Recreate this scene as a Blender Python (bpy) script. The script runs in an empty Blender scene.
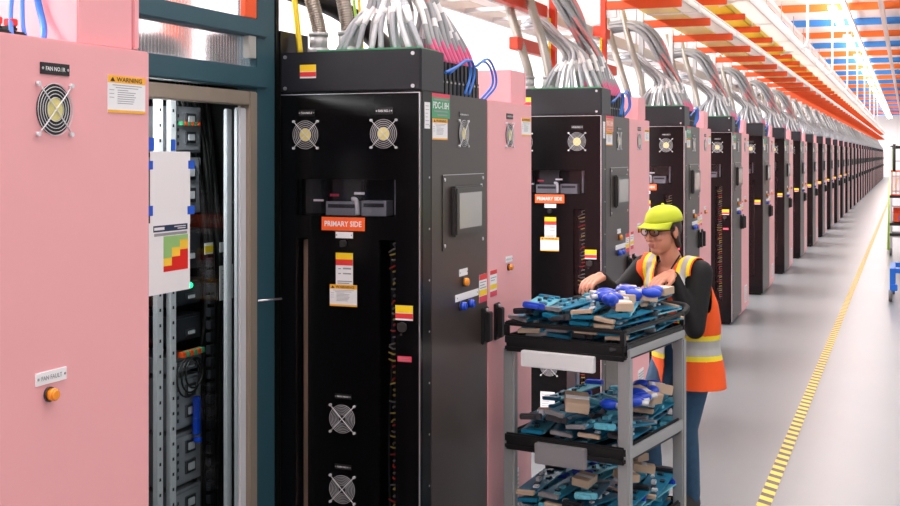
import bpy, bmesh, math, random
from mathutils import Vector, Matrix, Euler
random.seed(11)
PI = math.pi
SC = bpy.context.scene
COL = SC.collection

# ------------------------------------------------------------------ camera, light, exposure
cd = bpy.data.cameras.new('camera')
cam = bpy.data.objects.new('camera', cd); COL.objects.link(cam)
cam.location = (0, 0, 1.85)
cam.rotation_euler = (PI/2, 0, math.radians(21.2))
cd.sensor_width = 36.0
cd.lens = 36.0*1180/900
cd.shift_y = -98/900
cd.clip_start = 0.05; cd.clip_end = 400
SC.camera = cam

wd = bpy.data.worlds.new('hall_ambient'); SC.world = wd; wd.use_nodes = True  # even white ambient fill added for the indoor hall, no actual daylight
bg = wd.node_tree.nodes['Background']
bg.inputs[0].default_value = (1.0, 0.985, 0.98, 1); bg.inputs[1].default_value = 0.66

def area(name, loc, rot, sx, sy, power, col=(1, 1, 1)):
    l = bpy.data.lights.new(name, 'AREA'); l.shape = 'RECTANGLE'; l.size = sx; l.size_y = sy
    l.energy = power; l.color = col
    o = bpy.data.objects.new(name, l); COL.objects.link(o); o.location = loc; o.rotation_euler = rot
    return o
for i, (y, ln) in enumerate([(4, 14), (20, 18), (42, 26), (72, 34), (97, 14)]):  # last stretch is added to brighten the far end wall
    area('aisle_light', (0.4, y, 4.75), (0, 0, 0), 4.5, ln, 17*ln)
    area('back_wall_fill', (-5.2, y, 4.75), (0, 0, 0), 0.6, ln, 75*ln)  # unseen fill added to whiten the left wall behind the cabinets
    area('ceiling_fill', (-1.39, y, 4.80), (PI, 0, 0), 0.3, ln, 12*ln)  # upward fill added to brighten the ceiling; the strip lights only shine down
    area('back_ceiling_fill', (-5.2, y, 4.80), (PI, 0, 0), 0.3, ln, 12*ln)  # same added upward fill for the ceiling behind the row
area('rack_fill', (-2.53, 3.35, 2.12), (0, 0, 0), 0.1, 0.7, 13)  # small fill added so the rack behind the glass shows, no fixture here

SC.view_settings.view_transform = 'Standard'
SC.view_settings.look = 'None'
SC.view_settings.gamma = 1.0
SC.view_settings.use_curve_mapping = False
SC.view_settings.exposure = 0.25

# ------------------------------------------------------------------ materials
def lin(c):
    return tuple(((v/255)/12.92 if v/255 <= 0.04045 else ((v/255+0.055)/1.055)**2.4) for v in c)
def mat(name, rgb, rough=0.5, metal=0.0, spec=0.5, var=0.04, scale=6.0, emit=0.0, coat=0.0, alpha=1.0):
    m = bpy.data.materials.new(name); m.use_nodes = True
    nt = m.node_tree; b = nt.nodes['Principled BSDF']
    c = lin(rgb)
    b.inputs['Roughness'].default_value = rough
    b.inputs['Metallic'].default_value = metal
    b.inputs['Specular IOR Level'].default_value = spec
    if coat: b.inputs['Coat Weight'].default_value = coat; b.inputs['Coat Roughness'].default_value = 0.1
    tc = nt.nodes.new('ShaderNodeTexCoord'); nz = nt.nodes.new('ShaderNodeTexNoise')
    nz.inputs['Scale'].default_value = scale; nz.inputs['Detail'].default_value = 3
    nt.links.new(tc.outputs['Object'], nz.inputs['Vector'])
    mx = nt.nodes.new('ShaderNodeMix'); mx.data_type = 'RGBA'
    mx.inputs[6].default_value = tuple(max(0, v*(1-var)) for v in c)+(1,)
    mx.inputs[7].default_value = tuple(min(1, v*(1+var)) for v in c)+(1,)
    nt.links.new(nz.outputs['Fac'], mx.inputs[0])
    nt.links.new(mx.outputs[2], b.inputs['Base Color'])
    if emit:
        b.inputs['Emission Color'].default_value = c+(1,); b.inputs['Emission Strength'].default_value = emit
    if alpha < 1: b.inputs['Alpha'].default_value = alpha
    return m
def glassy(name, tint, gloss=0.12, rough=0.03, diffuse=0.0, dcol=(1, 1, 1)):
    m = bpy.data.materials.new(name); m.use_nodes = True; nt = m.node_tree; nt.nodes.clear()
    out = nt.nodes.new('ShaderNodeOutputMaterial'); tr = nt.nodes.new('ShaderNodeBsdfTransparent')
    gl = nt.nodes.new('ShaderNodeBsdfGlossy'); mx = nt.nodes.new('ShaderNodeMixShader')
    lw = nt.nodes.new('ShaderNodeLayerWeight'); lw.inputs[0].default_value = gloss
    tr.inputs[0].default_value = tint+(1,); gl.inputs['Roughness'].default_value = rough
    nt.links.new(lw.outputs['Fresnel'], mx.inputs[0]); nt.links.new(tr.outputs[0], mx.inputs[1]); nt.links.new(gl.outputs[0], mx.inputs[2])
    last = mx
    if diffuse:
        df = nt.nodes.new('ShaderNodeBsdfDiffuse'); df.inputs[0].default_value = dcol+(1,)
        tl = nt.nodes.new('ShaderNodeBsdfTranslucent'); tl.inputs[0].default_value = dcol+(1,)
        a = nt.nodes.new('ShaderNodeMixShader'); a.inputs[0].default_value = 0.55
        nt.links.new(df.outputs[0], a.inputs[1]); nt.links.new(tl.outputs[0], a.inputs[2])
        m2 = nt.nodes.new('ShaderNodeMixShader'); m2.inputs[0].default_value = diffuse
        nt.links.new(mx.outputs[0], m2.inputs[1]); nt.links.new(a.outputs[0], m2.inputs[2]); last = m2
    nt.links.new(last.outputs[0], out.inputs[0])
    return m

M = {}
M['pink'] = mat('pink_paint', (240, 171, 175), 0.42, var=0.02)
M['pinkbox'] = mat('pink_box_paint', (241, 168, 174), 0.42, var=0.02)
M['black'] = mat('black_gloss_paint', (7, 7, 9), 0.2, spec=0.22, var=0.1)
M['side'] = mat('dark_grey_panel', (58, 50, 47), 0.36, spec=0.5, var=0.06, scale=14)
M['frame'] = mat('black_frame', (9, 9, 10), 0.3, spec=0.25)
M['boxblack'] = mat('charcoal_box', (24, 26, 33), 0.4, spec=0.4)
M['white'] = mat('white_label', (238, 238, 240), 0.55, var=0.01)
M['yellow'] = mat('yellow_label', (250, 212, 20), 0.5)
M['amber'] = mat('orange_yellow_label', (252, 180, 40), 0.5)
M['orange'] = mat('orange_sign', (250, 96, 30), 0.5, var=0.01)
M['red'] = mat('red_label', (226, 50, 50), 0.5)
M['redpink'] = mat('red_pink_label', (225, 60, 90), 0.5)
M['orangelabel'] = mat('orange_label', (244, 150, 110), 0.5)
M['green'] = mat('green_label', (70, 158, 110), 0.5)
M['ink'] = mat('ink_black', (22, 20, 20), 0.6)
M['print'] = mat('grey_print', (150, 150, 155), 0.6)
M['chrome'] = mat('chrome_wire', (222, 222, 226), 0.35, 0.25)
M['bolt'] = mat('steel_bolt', (205, 205, 210), 0.3, 0.9)
M['hub'] = mat('fan_hub_sticker', (226, 216, 140), 0.5, var=0.15, scale=90)
M['blackplastic'] = mat('black_plastic', (14, 14, 15), 0.45)
M['bezel'] = mat('bezel_grey', (48, 45, 45), 0.35)
M['lcd'] = mat('lcd_grey', (168, 165, 163), 0.18, var=0.03)
M['amberlamp'] = mat('amber_lens', (250, 150, 10), 0.18, coat=0.6)
M['bluebtn'] = mat('blue_button', (25, 75, 205), 0.25, coat=0.4)
M['glass'] = glassy('window_glass', (0.92, 0.92, 0.94), 0.2)
M['doorglass'] = glassy('door_glass', (0.90, 0.93, 0.93), 0.10)
M['brown'] = mat('brown_duct', (170, 142, 120), 0.5, var=0.15)
M['wire_red'] = mat('wire_red', (240, 60, 50), 0.4)
M['wire_yel'] = mat('wire_yellow', (250, 228, 110), 0.4)
M['wire_grey'] = mat('wire_grey', (165, 165, 160), 0.4)
M['equip'] = mat('equipment_grey', (140, 143, 150), 0.4, var=0.1)
M['equipdark'] = mat('equipment_dark', (42, 44, 50), 0.4, var=0.1)
M['cable'] = mat('cable_grey', (168, 172, 178), 0.4, var=0.06)
M['cabledark'] = mat('cable_dark_grey', (160, 162, 165), 0.42, var=0.06)
M['cablepale'] = mat('cable_pale_grey', (206, 208, 212), 0.4)
M['sleeve'] = mat('pink_sleeve', (232, 108, 150), 0.5)
M['sleevelite'] = mat('pale_red_sleeve', (216, 140, 140), 0.5)
M['conduit'] = mat('flexible_metal_conduit', (158, 150, 140), 0.36, 0.75)
M['conduitlite'] = mat('smooth_metal_conduit', (176, 172, 164), 0.4, 0.55)
M['bluecable'] = mat('blue_cable', (50, 120, 215), 0.4)
M['teal'] = mat('teal_paint', (40, 78, 90), 0.5, var=0.08)
M['polycarb'] = mat('polycarbonate', (250, 248, 250), 0.22, var=0.005)
pb_ = M['polycarb'].node_tree.nodes['Principled BSDF']; pb_.inputs['Transmission Weight'].default_value = 0.9; pb_.inputs['IOR'].default_value = 1.12
M['alu'] = mat('door_aluminium', (158, 146, 132), 0.4, 0.35)
M['silver'] = mat('silver_stile', (210, 213, 218), 0.4, 0.15)
M['paper'] = mat('paper', (236, 234, 236), 0.8, var=0.01)
M['tape'] = mat('blue_masking_tape', (30, 90, 205), 0.6)
M['navy'] = mat('navy_print', (35, 55, 85), 0.6)
M['cgreen'] = mat('chart_green', (150, 195, 120), 0.6)
M['cyel'] = mat('chart_yellow', (252, 205, 60), 0.6)
M['cred'] = mat('chart_red', (225, 30, 20), 0.6)
M['steel'] = mat('orange_steel', (232, 84, 28), 0.5, var=0.08)
M['steelred'] = mat('red_orange_steel', (222, 62, 24), 0.5, var=0.08)
M['beamorange'] = mat('orange_beam', (248, 122, 42), 0.5, var=0.05)
M['galv'] = mat('galvanised_tray', (190, 190, 192), 0.4, 0.3)
M['raceyel'] = mat('yellow_raceway', (245, 214, 40), 0.5)
M['racecream'] = mat('cream_fibre_tray', (244, 232, 190), 0.5, var=0.12, scale=20)
M['trans'] = glassy('translucent_cream', (0.95, 0.92, 0.82), 0.1, 0.3, 0.72, (0.95, 0.86, 0.52))
M['transwhite'] = glassy('translucent_white', (0.95, 0.95, 0.95), 0.1, 0.3, 0.8, (0.95, 0.93, 0.92))
M['whitepaint'] = mat('white_paint', (243, 241, 241), 0.6, var=0.01)
M['cocean'] = mat('blue_beam', (60, 140, 220), 0.5)
M['cpale'] = mat('pale_pink_beam', (246, 226, 222), 0.6)
M['led'] = mat('led_diffuser', (255, 252, 248), 0.5, emit=7)
M['lime'] = mat('lime_fibreglass', (170, 225, 70), 0.45)
M['lcdgreen'] = mat('green_led', (20, 230, 130), 0.4, emit=2.5)
M['skin'] = mat('skin', (205, 140, 112), 0.5, var=0.05, scale=20)
M['lip'] = mat('lips', (186, 112, 98), 0.5)
M['hair'] = mat('dark_brown_hair', (52, 34, 26), 0.5, var=0.25, scale=60)
M['cap'] = mat('lime_cap', (196, 210, 44), 0.7, var=0.04)
M['shirt'] = mat('black_shirt', (16, 16, 18), 0.8, var=0.15)
M['vest'] = mat('orange_vest', (255, 92, 22), 0.7, var=0.05)
M['vestyel'] = mat('vest_yellow', (252, 226, 40), 0.6)
M['vestsil'] = mat('vest_silver', (190, 190, 188), 0.35, 0.2)
M['denim'] = mat('blue_denim', (48, 84, 116), 0.8, var=0.22, scale=30)
M['shoe'] = mat('dark_shoe', (30, 30, 34), 0.6)
M['lens'] = glassy('clear_lens', (0.75, 0.75, 0.75), 0.3)
M['tray'] = mat('black_shelf_plastic', (18, 18, 20), 0.45)
M['post'] = mat('silver_post', (176, 178, 180), 0.35, 0.5)
M['pcb'] = mat('teal_circuit_board', (16, 122, 158), 0.4, var=0.35, scale=45)
M['pcblite'] = mat('pale_teal_board', (104, 188, 208), 0.4, var=0.3, scale=45)
M['blueplug'] = mat('royal_blue_plastic', (28, 72, 200), 0.35)
M['tan'] = mat('tan_cardboard', (196, 172, 148), 0.7)
M['clearbox'] = mat('grey_clear_plastic', (140, 138, 141), 0.3)
M['bluepaint'] = mat('blue_paint', (20, 110, 215), 0.4)
M['rubber'] = mat('grey_rubber', (105, 105, 108), 0.5)

def floor_mat():
    m = bpy.data.materials.new('epoxy_floor'); m.use_nodes = True; nt = m.node_tree; b = nt.nodes['Principled BSDF']
    tc = nt.nodes.new('ShaderNodeTexCoord')
    n1 = nt.nodes.new('ShaderNodeTexNoise'); n1.inputs['Scale'].default_value = 0.9; n1.inputs['Detail'].default_value = 6
    for n in (n1,): nt.links.new(tc.outputs['Object'], n.inputs['Vector'])
    mx = nt.nodes.new('ShaderNodeMix'); mx.data_type = 'RGBA'
    mx.inputs[6].default_value = lin((115, 118, 121))+(1,); mx.inputs[7].default_value = lin((126, 129, 132))+(1,)
    nt.links.new(n1.outputs['Fac'], mx.inputs[0]); nt.links.new(mx.outputs[2], b.inputs['Base Color'])
    b.inputs['Roughness'].default_value = 0.3
    b.inputs['Specular IOR Level'].default_value = 0.3
    return m
def hazard_mat():
    m = bpy.data.materials.new('hazard_tape'); m.use_nodes = True; nt = m.node_tree; b = nt.nodes['Principled BSDF']
    tc = nt.nodes.new('ShaderNodeTexCoord'); sp = nt.nodes.new('ShaderNodeSeparateXYZ')
    nt.links.new(tc.outputs['Object'], sp.inputs[0])
    a = nt.nodes.new('ShaderNodeMath'); a.operation = 'MULTIPLY_ADD'; a.inputs[1].default_value = 0.75
    nt.links.new(sp.outputs[0], a.inputs[0]); nt.links.new(sp.outputs[1], a.inputs[2])
    d = nt.nodes.new('ShaderNodeMath'); d.operation = 'DIVIDE'; d.inputs[1].default_value = 0.135
    f = nt.nodes.new('ShaderNodeMath'); f.operation = 'FRACT'; g = nt.nodes.new('ShaderNodeMath'); g.operation = 'GREATER_THAN'; g.inputs[1].default_value = 0.52
    nt.links.new(a.outputs[0], d.inputs[0]); nt.links.new(d.outputs[0], f.inputs[0]); nt.links.new(f.outputs[0], g.inputs[0])
    mx = nt.nodes.new('ShaderNodeMix'); mx.data_type = 'RGBA'
    mx.inputs[6].default_value = lin((226, 188, 66))+(1,); mx.inputs[7].default_value = lin((80, 70, 62))+(1,)
    nt.links.new(g.outputs[0], mx.inputs[0]); nt.links.new(mx.outputs[2], b.inputs['Base Color']); b.inputs['Roughness'].default_value = 0.5
    return m
M['floor'] = floor_mat(); M['hazard'] = hazard_mat()

# ------------------------------------------------------------------ mesh helpers
class Fr:
    def __init__(s, o, u, v, n): s.o, s.u, s.v, s.n = Vector(o), Vector(u), Vector(v), Vector(n)
    def p(s, a, b, c=0.0): return s.o+s.u*a+s.v*b+s.n*c
W = Fr((0, 0, 0), (1, 0, 0), (0, 1, 0), (0, 0, 1))
SIDE = Fr((0, 0, 0), (0, 1, 0), (0, 0, 1), (1, 0, 0))
FRONT = Fr((0, 0, 0), (1, 0, 0), (0, 0, 1), (0, -1, 0))
def side_at(x): return Fr((x, 0, 0), (0, 1, 0), (0, 0, 1), (1, 0, 0))
_tc = {}
def text_mesh(s):
    if s in _tc: return _tc[s]
    c = bpy.data.curves.new('t', 'FONT'); c.body = s; c.size = 1; c.offset = 0.018; c.resolution_u = 2
    o = bpy.data.objects.new('t', c); COL.objects.link(o)
    dg = bpy.context.evaluated_depsgraph_get(); dg.update()
    me = bpy.data.meshes.new_from_object(o.evaluated_get(dg))
    vs = [v.co.copy() for v in me.vertices]; fs = [tuple(p.vertices) for p in me.polygons]
    bpy.data.objects.remove(o); bpy.data.curves.remove(c); bpy.data.meshes.remove(me)
    x0 = min(v.x for v in vs); x1 = max(v.x for v in vs); y0 = min(v.y for v in vs); y1 = max(v.y for v in vs)
    _tc[s] = ([((v.x-x0)/(x1-x0), (v.y-y0)/(y1-y0)) for v in vs], fs)
    return _tc[s]
class MB:
    def __init__(s): s.v = []; s.f = []; s.m = []; s.sm = []
    def add(s, vs, fs, mi=0, sm=False):
        k = len(s.v); s.v += [Vector(v) for v in vs]
        for f in fs: s.f.append(tuple(i+k for i in f)); s.m.append(mi); s.sm.append(sm)
    def bx(s, fr, u0, u1, v0, v1, n0, n1, mi=0):
        P = [fr.p(a, b, c) for c in (n0, n1) for b in (v0, v1) for a in (u0, u1)]
        s.add(P, [(0, 2, 3, 1), (4, 5, 7, 6), (0, 1, 5, 4), (2, 6, 7, 3), (0, 4, 6, 2), (1, 3, 7, 5)], mi)
    def box(s, x0, x1, y0, y1, z0, z1, mi=0): s.bx(W, x0, x1, y0, y1, z0, z1, mi)
    def tube(s, pts, r, n=8, mi=0, cap=True, sm=True, mis=None):
        pts = [Vector(p) for p in pts]; N = len(pts)
        rs = r if isinstance(r, (list, tuple)) else [r]*N
        k = len(s.v); up = None
        for i, p in enumerate(pts):
            t = (pts[min(i+1, N-1)]-pts[max(i-1, 0)]).normalized()
            if up is None:
                up = Vector((0, 0, 1)) if abs(t.z) < 0.9 else Vector((1, 0, 0))
            a = t.cross(up); a = a.normalized() if a.length > 1e-6 else t.orthogonal().normalized()
            up = a.cross(t).normalized()
            for j in range(n):
                an = 2*PI*j/n; s.v.append(p+(a*math.cos(an)+up*math.sin(an))*rs[i])
        for i in range(N-1):
            q = mis[i] if mis else mi
            for j in range(n):
                s.f.append((k+i*n+j, k+i*n+(j+1) % n, k+(i+1)*n+(j+1) % n, k+(i+1)*n+j)); s.m.append(q); s.sm.append(sm)
        if cap:
            s.f.append(tuple(k+j for j in range(n))[::-1]); s.m.append(mis[0] if mis else mi); s.sm.append(False)
            s.f.append(tuple(k+(N-1)*n+j for j in range(n))); s.m.append(mis[-1] if mis else mi); s.sm.append(False)
    def cyl(s, a, b, r, n=16, mi=0, r2=None):
        s.tube([a, b], [r, r if r2 is None else r2], n, mi)
    def ring(s, fr, u, v, n0, R, r, seg=24, mi=0, ns=6):
        k = len(s.v)
        for i in range(seg):
            A = 2*PI*i/seg
            for j in range(ns):
                B = 2*PI*j/ns; q = R+r*math.cos(B)
                s.v.append(fr.p(u+q*math.cos(A), v+q*math.sin(A), n0+r*math.sin(B)))
        for i in range(seg):
            for j in range(ns):
                s.f.append((k+i*ns+j, k+((i+1) % seg)*ns+j, k+((i+1) % seg)*ns+(j+1) % ns, k+i*ns+(j+1) % ns)); s.m.append(mi); s.sm.append(True)
    def disc(s, fr, u, v, n0, n1, R, seg=24, mi=0, R2=None):
        s.cyl(fr.p(u, v, n0), fr.p(u, v, n1), R, seg, mi, R2)
    def ball(s, c, rx, ry=None, rz=None, mi=0, rot=None, seg=16, rg=10):
        ry = rx if ry is None else ry; rz = rx if rz is None else rz
        k = len(s.v); c = Vector(c); R = rot or Matrix.Identity(3)
        s.v.append(c+R @ Vector((0, 0, rz)))
        for i in range(1, rg):
            th = PI*i/rg
            for j in range(seg):
                ph = 2*PI*j/seg
                s.v.append(c+R @ Vector((rx*math.sin(th)*math.cos(ph), ry*math.sin(th)*math.sin(ph), rz*math.cos(th))))
        s.v.append(c+R @ Vector((0, 0, -rz))); last = len(s.v)-1
        for j in range(seg):
            s.f.append((k, k+1+j, k+1+(j+1) % seg)); s.m.append(mi); s.sm.append(True)
            b = k+1+(rg-2)*seg
            s.f.append((b+j, last, b+(j+1) % seg)); s.m.append(mi); s.sm.append(True)
        for i in range(rg-2):
            for j in range(seg):
                a = k+1+i*seg
                s.f.append((a+j, a+seg+j, a+seg+(j+1) % seg, a+(j+1) % seg)); s.m.append(mi); s.sm.append(True)
    def caps(s, pts, rs, mi=0):      # chain of tapered capsules
        for i, p in enumerate(pts):
            s.ball(p, rs[i], mi=mi, seg=14, rg=9)
            if i: s.tube([pts[i-1], p], [rs[i-1], rs[i]], 14, mi)
    def loft(s, rings, n=24, mi=0):  # rings: (cx, cy, z, rx, ry)
        k = len(s.v)
        for (cx, cy, z, rx, ry) in rings:
            for j in range(n):
                a = 2*PI*j/n; s.v.append(Vector((cx+rx*math.cos(a), cy+ry*math.sin(a), z)))
        for i in range(len(rings)-1):
            for j in range(n):
                s.f.append((k+i*n+j, k+i*n+(j+1) % n, k+(i+1)*n+(j+1) % n, k+(i+1)*n+j)); s.m.append(mi); s.sm.append(True)
        s.f.append(tuple(k+j for j in range(n))[::-1]); s.m.append(mi); s.sm.append(True)
        s.f.append(tuple(k+(len(rings)-1)*n+j for j in range(n))); s.m.append(mi); s.sm.append(True)
    def text(s, fr, t, u0, u1, v0, v1, n0, mi=0):
        vs, fs = text_mesh(t)
        s.add([fr.p(u0+(u1-u0)*a, v0+(v1-v0)*b, n0) for a, b in vs], fs, mi)
    def mesh(s, name, mats, bevel=0.0, seg=2):
        me = bpy.data.meshes.new(name); me.from_pydata([tuple(v) for v in s.v], [], s.f)
        for m in mats: me.materials.append(m)
        me.polygons.foreach_set('material_index', s.m); me.polygons.foreach_set('use_smooth', s.sm)
        bm = bmesh.new(); bm.from_mesh(me)
        bmesh.ops.recalc_face_normals(bm, faces=bm.faces)
        if bevel:
            es = [e for e in bm.edges if len(e.link_faces) == 2 and e.calc_face_angle() > 0.6]
            bmesh.ops.bevel(bm, geom=es, offset=bevel, segments=seg, affect='EDGES', clamp_overlap=True)
        bm.to_mesh(me); bm.free()
        return me
    def build(s, name, mats, parent=None, bevel=0.0, loc=None, rotz=None):
        if not isinstance(mats, (list, tuple)): mats = [mats]
        return link(name, s.mesh(name, mats, bevel), parent, loc, rotz)
def link(name, me, parent=None, loc=None, rotz=None):
    o = bpy.data.objects.new(name, me); COL.objects.link(o)
    if parent is not None: o.parent = parent
    if loc is not None: o.location = loc
    if rotz is not None: o.rotation_euler = (0, 0, rotz)
    return o
def tag(o, label, cat, group=None, kind=None):
    if label: o['label'] = label
    if cat: o['category'] = cat
    if group: o['group'] = group
    if kind: o['kind'] = kind
    return o
def thing(name, label, cat, loc=(0, 0, 0), rotz=0.0, group=None):
    o = bpy.data.objects.new(name, None); COL.objects.link(o); o.location = loc; o.rotation_euler = (0, 0, rotz)
    o.empty_display_size = 0.1
    return tag(o, label, cat, group)
def struct(name, mb, m, bevel=0.0):
    o = mb.build(name, m, None, bevel); o['kind'] = 'structure'; return o
KIDS = {}
def kids(o):
    return [c for c in o.children]
def copy_tree(o, label=None, group=None, loc=None, skip=()):
    r = o.copy(); COL.objects.link(r)
    if label: r['label'] = label
    if group: r['group'] = group
    if loc is not None: r.location = loc
    for ch in kids(o):
        if ch.name.split('.')[0] in skip: continue
        c = ch.copy(); COL.objects.link(c); c.parent = r
        for g in kids(ch):
            if g.name.split('.')[0] in skip: continue
            d = g.copy(); COL.objects.link(d); d.parent = c
    return r
ONES = ['', 'first', 'second', 'third', 'fourth', 'fifth', 'sixth', 'seventh', 'eighth', 'ninth', 'tenth', 'eleventh', 'twelfth', 'thirteenth',
        'fourteenth', 'fifteenth', 'sixteenth', 'seventeenth', 'eighteenth', 'nineteenth']
TENS = {2: ('twentieth', 'twenty'), 3: ('thirtieth', 'thirty'), 4: ('fortieth', 'forty'), 5: ('fiftieth', 'fifty'), 6: ('sixtieth', 'sixty'), 7: ('seventieth', 'seventy')}
def nth(i):
    if i < 20: return ONES[i]
    a, b = divmod(i, 10)
    return TENS[a][0] if b == 0 else TENS[a][1]+'-'+ONES[b]
def bez(P, n):
    """smooth path through control points (Catmull-Rom)"""
    P = [Vector(p) for p in P]; P = [P[0]*2-P[1]]+P+[P[-1]*2-P[-2]]; out = []
    segs = len(P)-3
    for i in range(segs):
        p0, p1, p2, p3 = P[i:i+4]
        for k in range(n):
            t = k/n
            out.append(0.5*((2*p1)+(p2-p0)*t+(2*p0-5*p1+4*p2-p3)*t*t+(3*p1-p0-3*p2+p3)*t**3))
    out.append(P[-2]); return out

# ------------------------------------------------------------------ the hall
CZ = 5.15
b = MB(); b.box(-8, 9, -3, 106, -0.1, 0); struct('floor', b, M['floor'])
b = MB(); b.box(-8, 9, -3, 106, CZ+0.02, CZ+0.12); struct('ceiling', b, M['cpale'])
b = MB(); b.box(-8.15, -8, -3, 106, 0, CZ+0.02); struct('wall_left', b, M['whitepaint'])
b = MB(); b.box(-8, 9, 106, 106.15, 0, CZ+0.02); struct('wall_far', b, M['whitepaint'])
b = MB(); b.box(-8, 9, -3.15, -3, 0, CZ+0.02); struct('wall_back', b, M['whitepaint'])  # unseen, added behind the camera to keep ambient light off the cabinet fronts
PX = -1.78; PITCH = 2.93; Y0 = 4.265; NU = 33; DEP = 0.618

b = MB(); b.box(-0.036, 0.036, 0, 100, 0.0005, 0.0022)
tag(b.build('floor_tape', M['hazard'], loc=(-0.71, 1.5, 0)), 'yellow and dark striped hazard tape running along the grey aisle floor', 'floor tape')

# ceiling joists, alternating orange and blue, and pale girders along the hall
bo = MB(); bo.box(-5.2, 7.5, -0.06, 0.06, -0.16, 0)
bmo = bo.mesh('ceiling_beam', [M['beamorange']], 0.004); bmb = bo.mesh('ceiling_beam', [M['cocean']], 0.004)
no = nb = 0
for i in range(24):
    y = 27.2+3.15*i
    if i % 2 == 0:
        no += 1; o = link('ceiling_beam', bmo, None, (0, y, CZ+0.02)); lab = 'orange ceiling beam crossing the hall, %s orange one from the viewer' % nth(no)
    else:
        nb += 1; o = link('ceiling_beam', bmb, None, (0, y, CZ+0.02)); lab = 'blue ceiling beam crossing the hall, %s blue one from the viewer' % nth(nb)
    tag(o, lab, 'ceiling beam', 'coloured ceiling beams')
gm = MB(); gm.box(-0.05, 0.05, 12, 105, -0.1, 0); gme = gm.mesh('ceiling_girder', [M['cpale']], 0.004)
for x, w in ((-2.62, 'above the cabinet row'), (-1.22, 'beside the strip lights'), (-0.51, 'at the right edge of the picture')):
    tag(link('ceiling_girder', gme, None, (x, 0, CZ-0.14)), 'pale pink ceiling girder running along the hall %s' % w, 'girder', 'ceiling girders')
sl = thing('strip_light', 'white hanging strip light over the aisle, first from the viewer', 'light', (-1.39, 26.0, 4.72), 0, 'strip lights over the aisle')
b = MB(); b.box(-0.09, 0.09, -1.6, 1.6, 0.03, 0.08); b.build('housing', M['whitepaint'], sl, 0.006)
b = MB(); b.box(-0.075, 0.075, -1.58, 1.58, 0.0, 0.03); b.build('diffuser', M['led'], sl, 0.008)
for y in (-1.2, 1.2):
    b = MB(); b.cyl((0, y, 0.08), (0, y, 0.45), 0.006, 8); b.build('suspension_wire', M['galv'], sl)
for i in range(1, 13):
    copy_tree(sl, 'white hanging strip light over the aisle, %s from the viewer' % nth(i+1), loc=(-1.39, 26.0+6.0*i, 4.72))

# ------------------------------------------------------------------ decals
def label(name, parent, fr, u0, u1, v0, v1, base, bands=(), lines=(), texts=(), n0=0.0, th=0.0015, border=None):
    mats = [base, M['print']]+[m for _, _, m in bands]
    b = MB(); b.bx(fr, u0, u1, v0, v1, n0, n0+th, 0)
    du, dv = u1-u0, v1-v0; n = n0+th
    for i, (a, c, m) in enumerate(bands): b.bx(fr, u0, u1, v0+dv*a, v0+dv*c, n, n+0.0004, 2+i)
    for (a, c, e, g) in lines: b.bx(fr, u0+du*a, u0+du*c, v0+dv*e, v0+dv*(e+g), n, n+0.0003, 1)
    o = b.build(name, mats, parent)
    if texts:
        t = MB(); tm = []
        for (s, a, c, e, g, m) in texts:
            if m not in tm: tm.append(m)
            t.text(fr, s, u0+du*a, u0+du*c, v0+dv*e, v0+dv*g, n+0.0008, tm.index(m))
        t.build('lettering', tm, o)
    return o
def fine(n, a, c, v0, v1, rnd):
    out = []
    for i in range(n):
        v = v0+(v1-v0)*i/max(1, n-1); out.append((a, a+(c-a)*rnd.uniform(0.55, 1), v, 0.018))
    return out
def warning(parent, fr, u0, u1, v0, v1):
    r = random.Random(5)
    o = label('warning_label', parent, fr, u0, u1, v0, v1, M['white'], [(0.80, 1, M['amber']), (0, 0.075, M['amber'])],
              [(0.12, 0.9, 0.73, 0.018), (0.2, 0.8, 0.665, 0.018)]+fine(7, 0.25, 0.75, 0.25, 0.6, r)+[(0.04, 0.16, v, 0.015) for v in (0.6, 0.5, 0.4)],
              [('WARNING', 0.22, 0.9, 0.835, 0.955, M['ink'])])
    t = MB(); n = 0.0025
    du, dv = u1-u0, v1-v0
    t.add([fr.p(u0+du*0.05, v0+dv*0.835, n), fr.p(u0+du*0.18, v0+dv*0.835, n), fr.p(u0+du*0.115, v0+dv*0.955, n)], [(0, 1, 2)], 0)
    t.build('hazard_triangle', M['ink'], o)
    return o
def yellow_red(parent, fr, u0, u1, v0, v1):
    return label('caution_label', parent, fr, u0, u1, v0, v1, M['white'], [(0.5, 1, M['yellow']), (0.12, 0.46, M['red'])],
                 [(0.45, 0.9, 0.84, 0.04), (0.4, 0.85, 0.72, 0.04), (0.45, 0.9, 0.6, 0.04), (0.12, 0.16, 0.62, 0.26)])
def fan(parent, fr, u, v, R=0.056, sticker=True, rings=5):
    b = MB(); b.disc(fr, u, v, 0.0, 0.002, R, 28, 0)
    if sticker: b.disc(fr, u, v, 0.002, 0.005, R*0.45, 24, 1)
    else: b.disc(fr, u, v, 0.002, 0.005, R*0.35, 24, 0)
    o = b.build('fan', [M['blackplastic'], M['hub']], parent)
    g = MB()
    for i in range(rings): g.ring(fr, u, v, 0.006, R*(1.02-(0.55 if sticker else 0.7)*i/(rings-1)), 0.0009 if sticker else 0.0008, 28, 0, 5)
    q = R*1.02
    for sx in (-1, 1):
        g.tube([fr.p(u-q*0.95*sx, v-q*0.95, 0.006), fr.p(u-q*0.6*sx, v-q*0.6, 0.008), fr.p(u+q*0.6*sx, v+q*0.6, 0.008), fr.p(u+q*0.95*sx, v+q*0.95, 0.006)], 0.0016, 6)
        for sy in (-1, 1):
            g.disc(fr, u+q*0.95*sx, v+q*0.95*sy, 0.0, 0.009, 0.0052, 10)
    g.build('fan_guard', M['chrome'], o)
    return o
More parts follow.
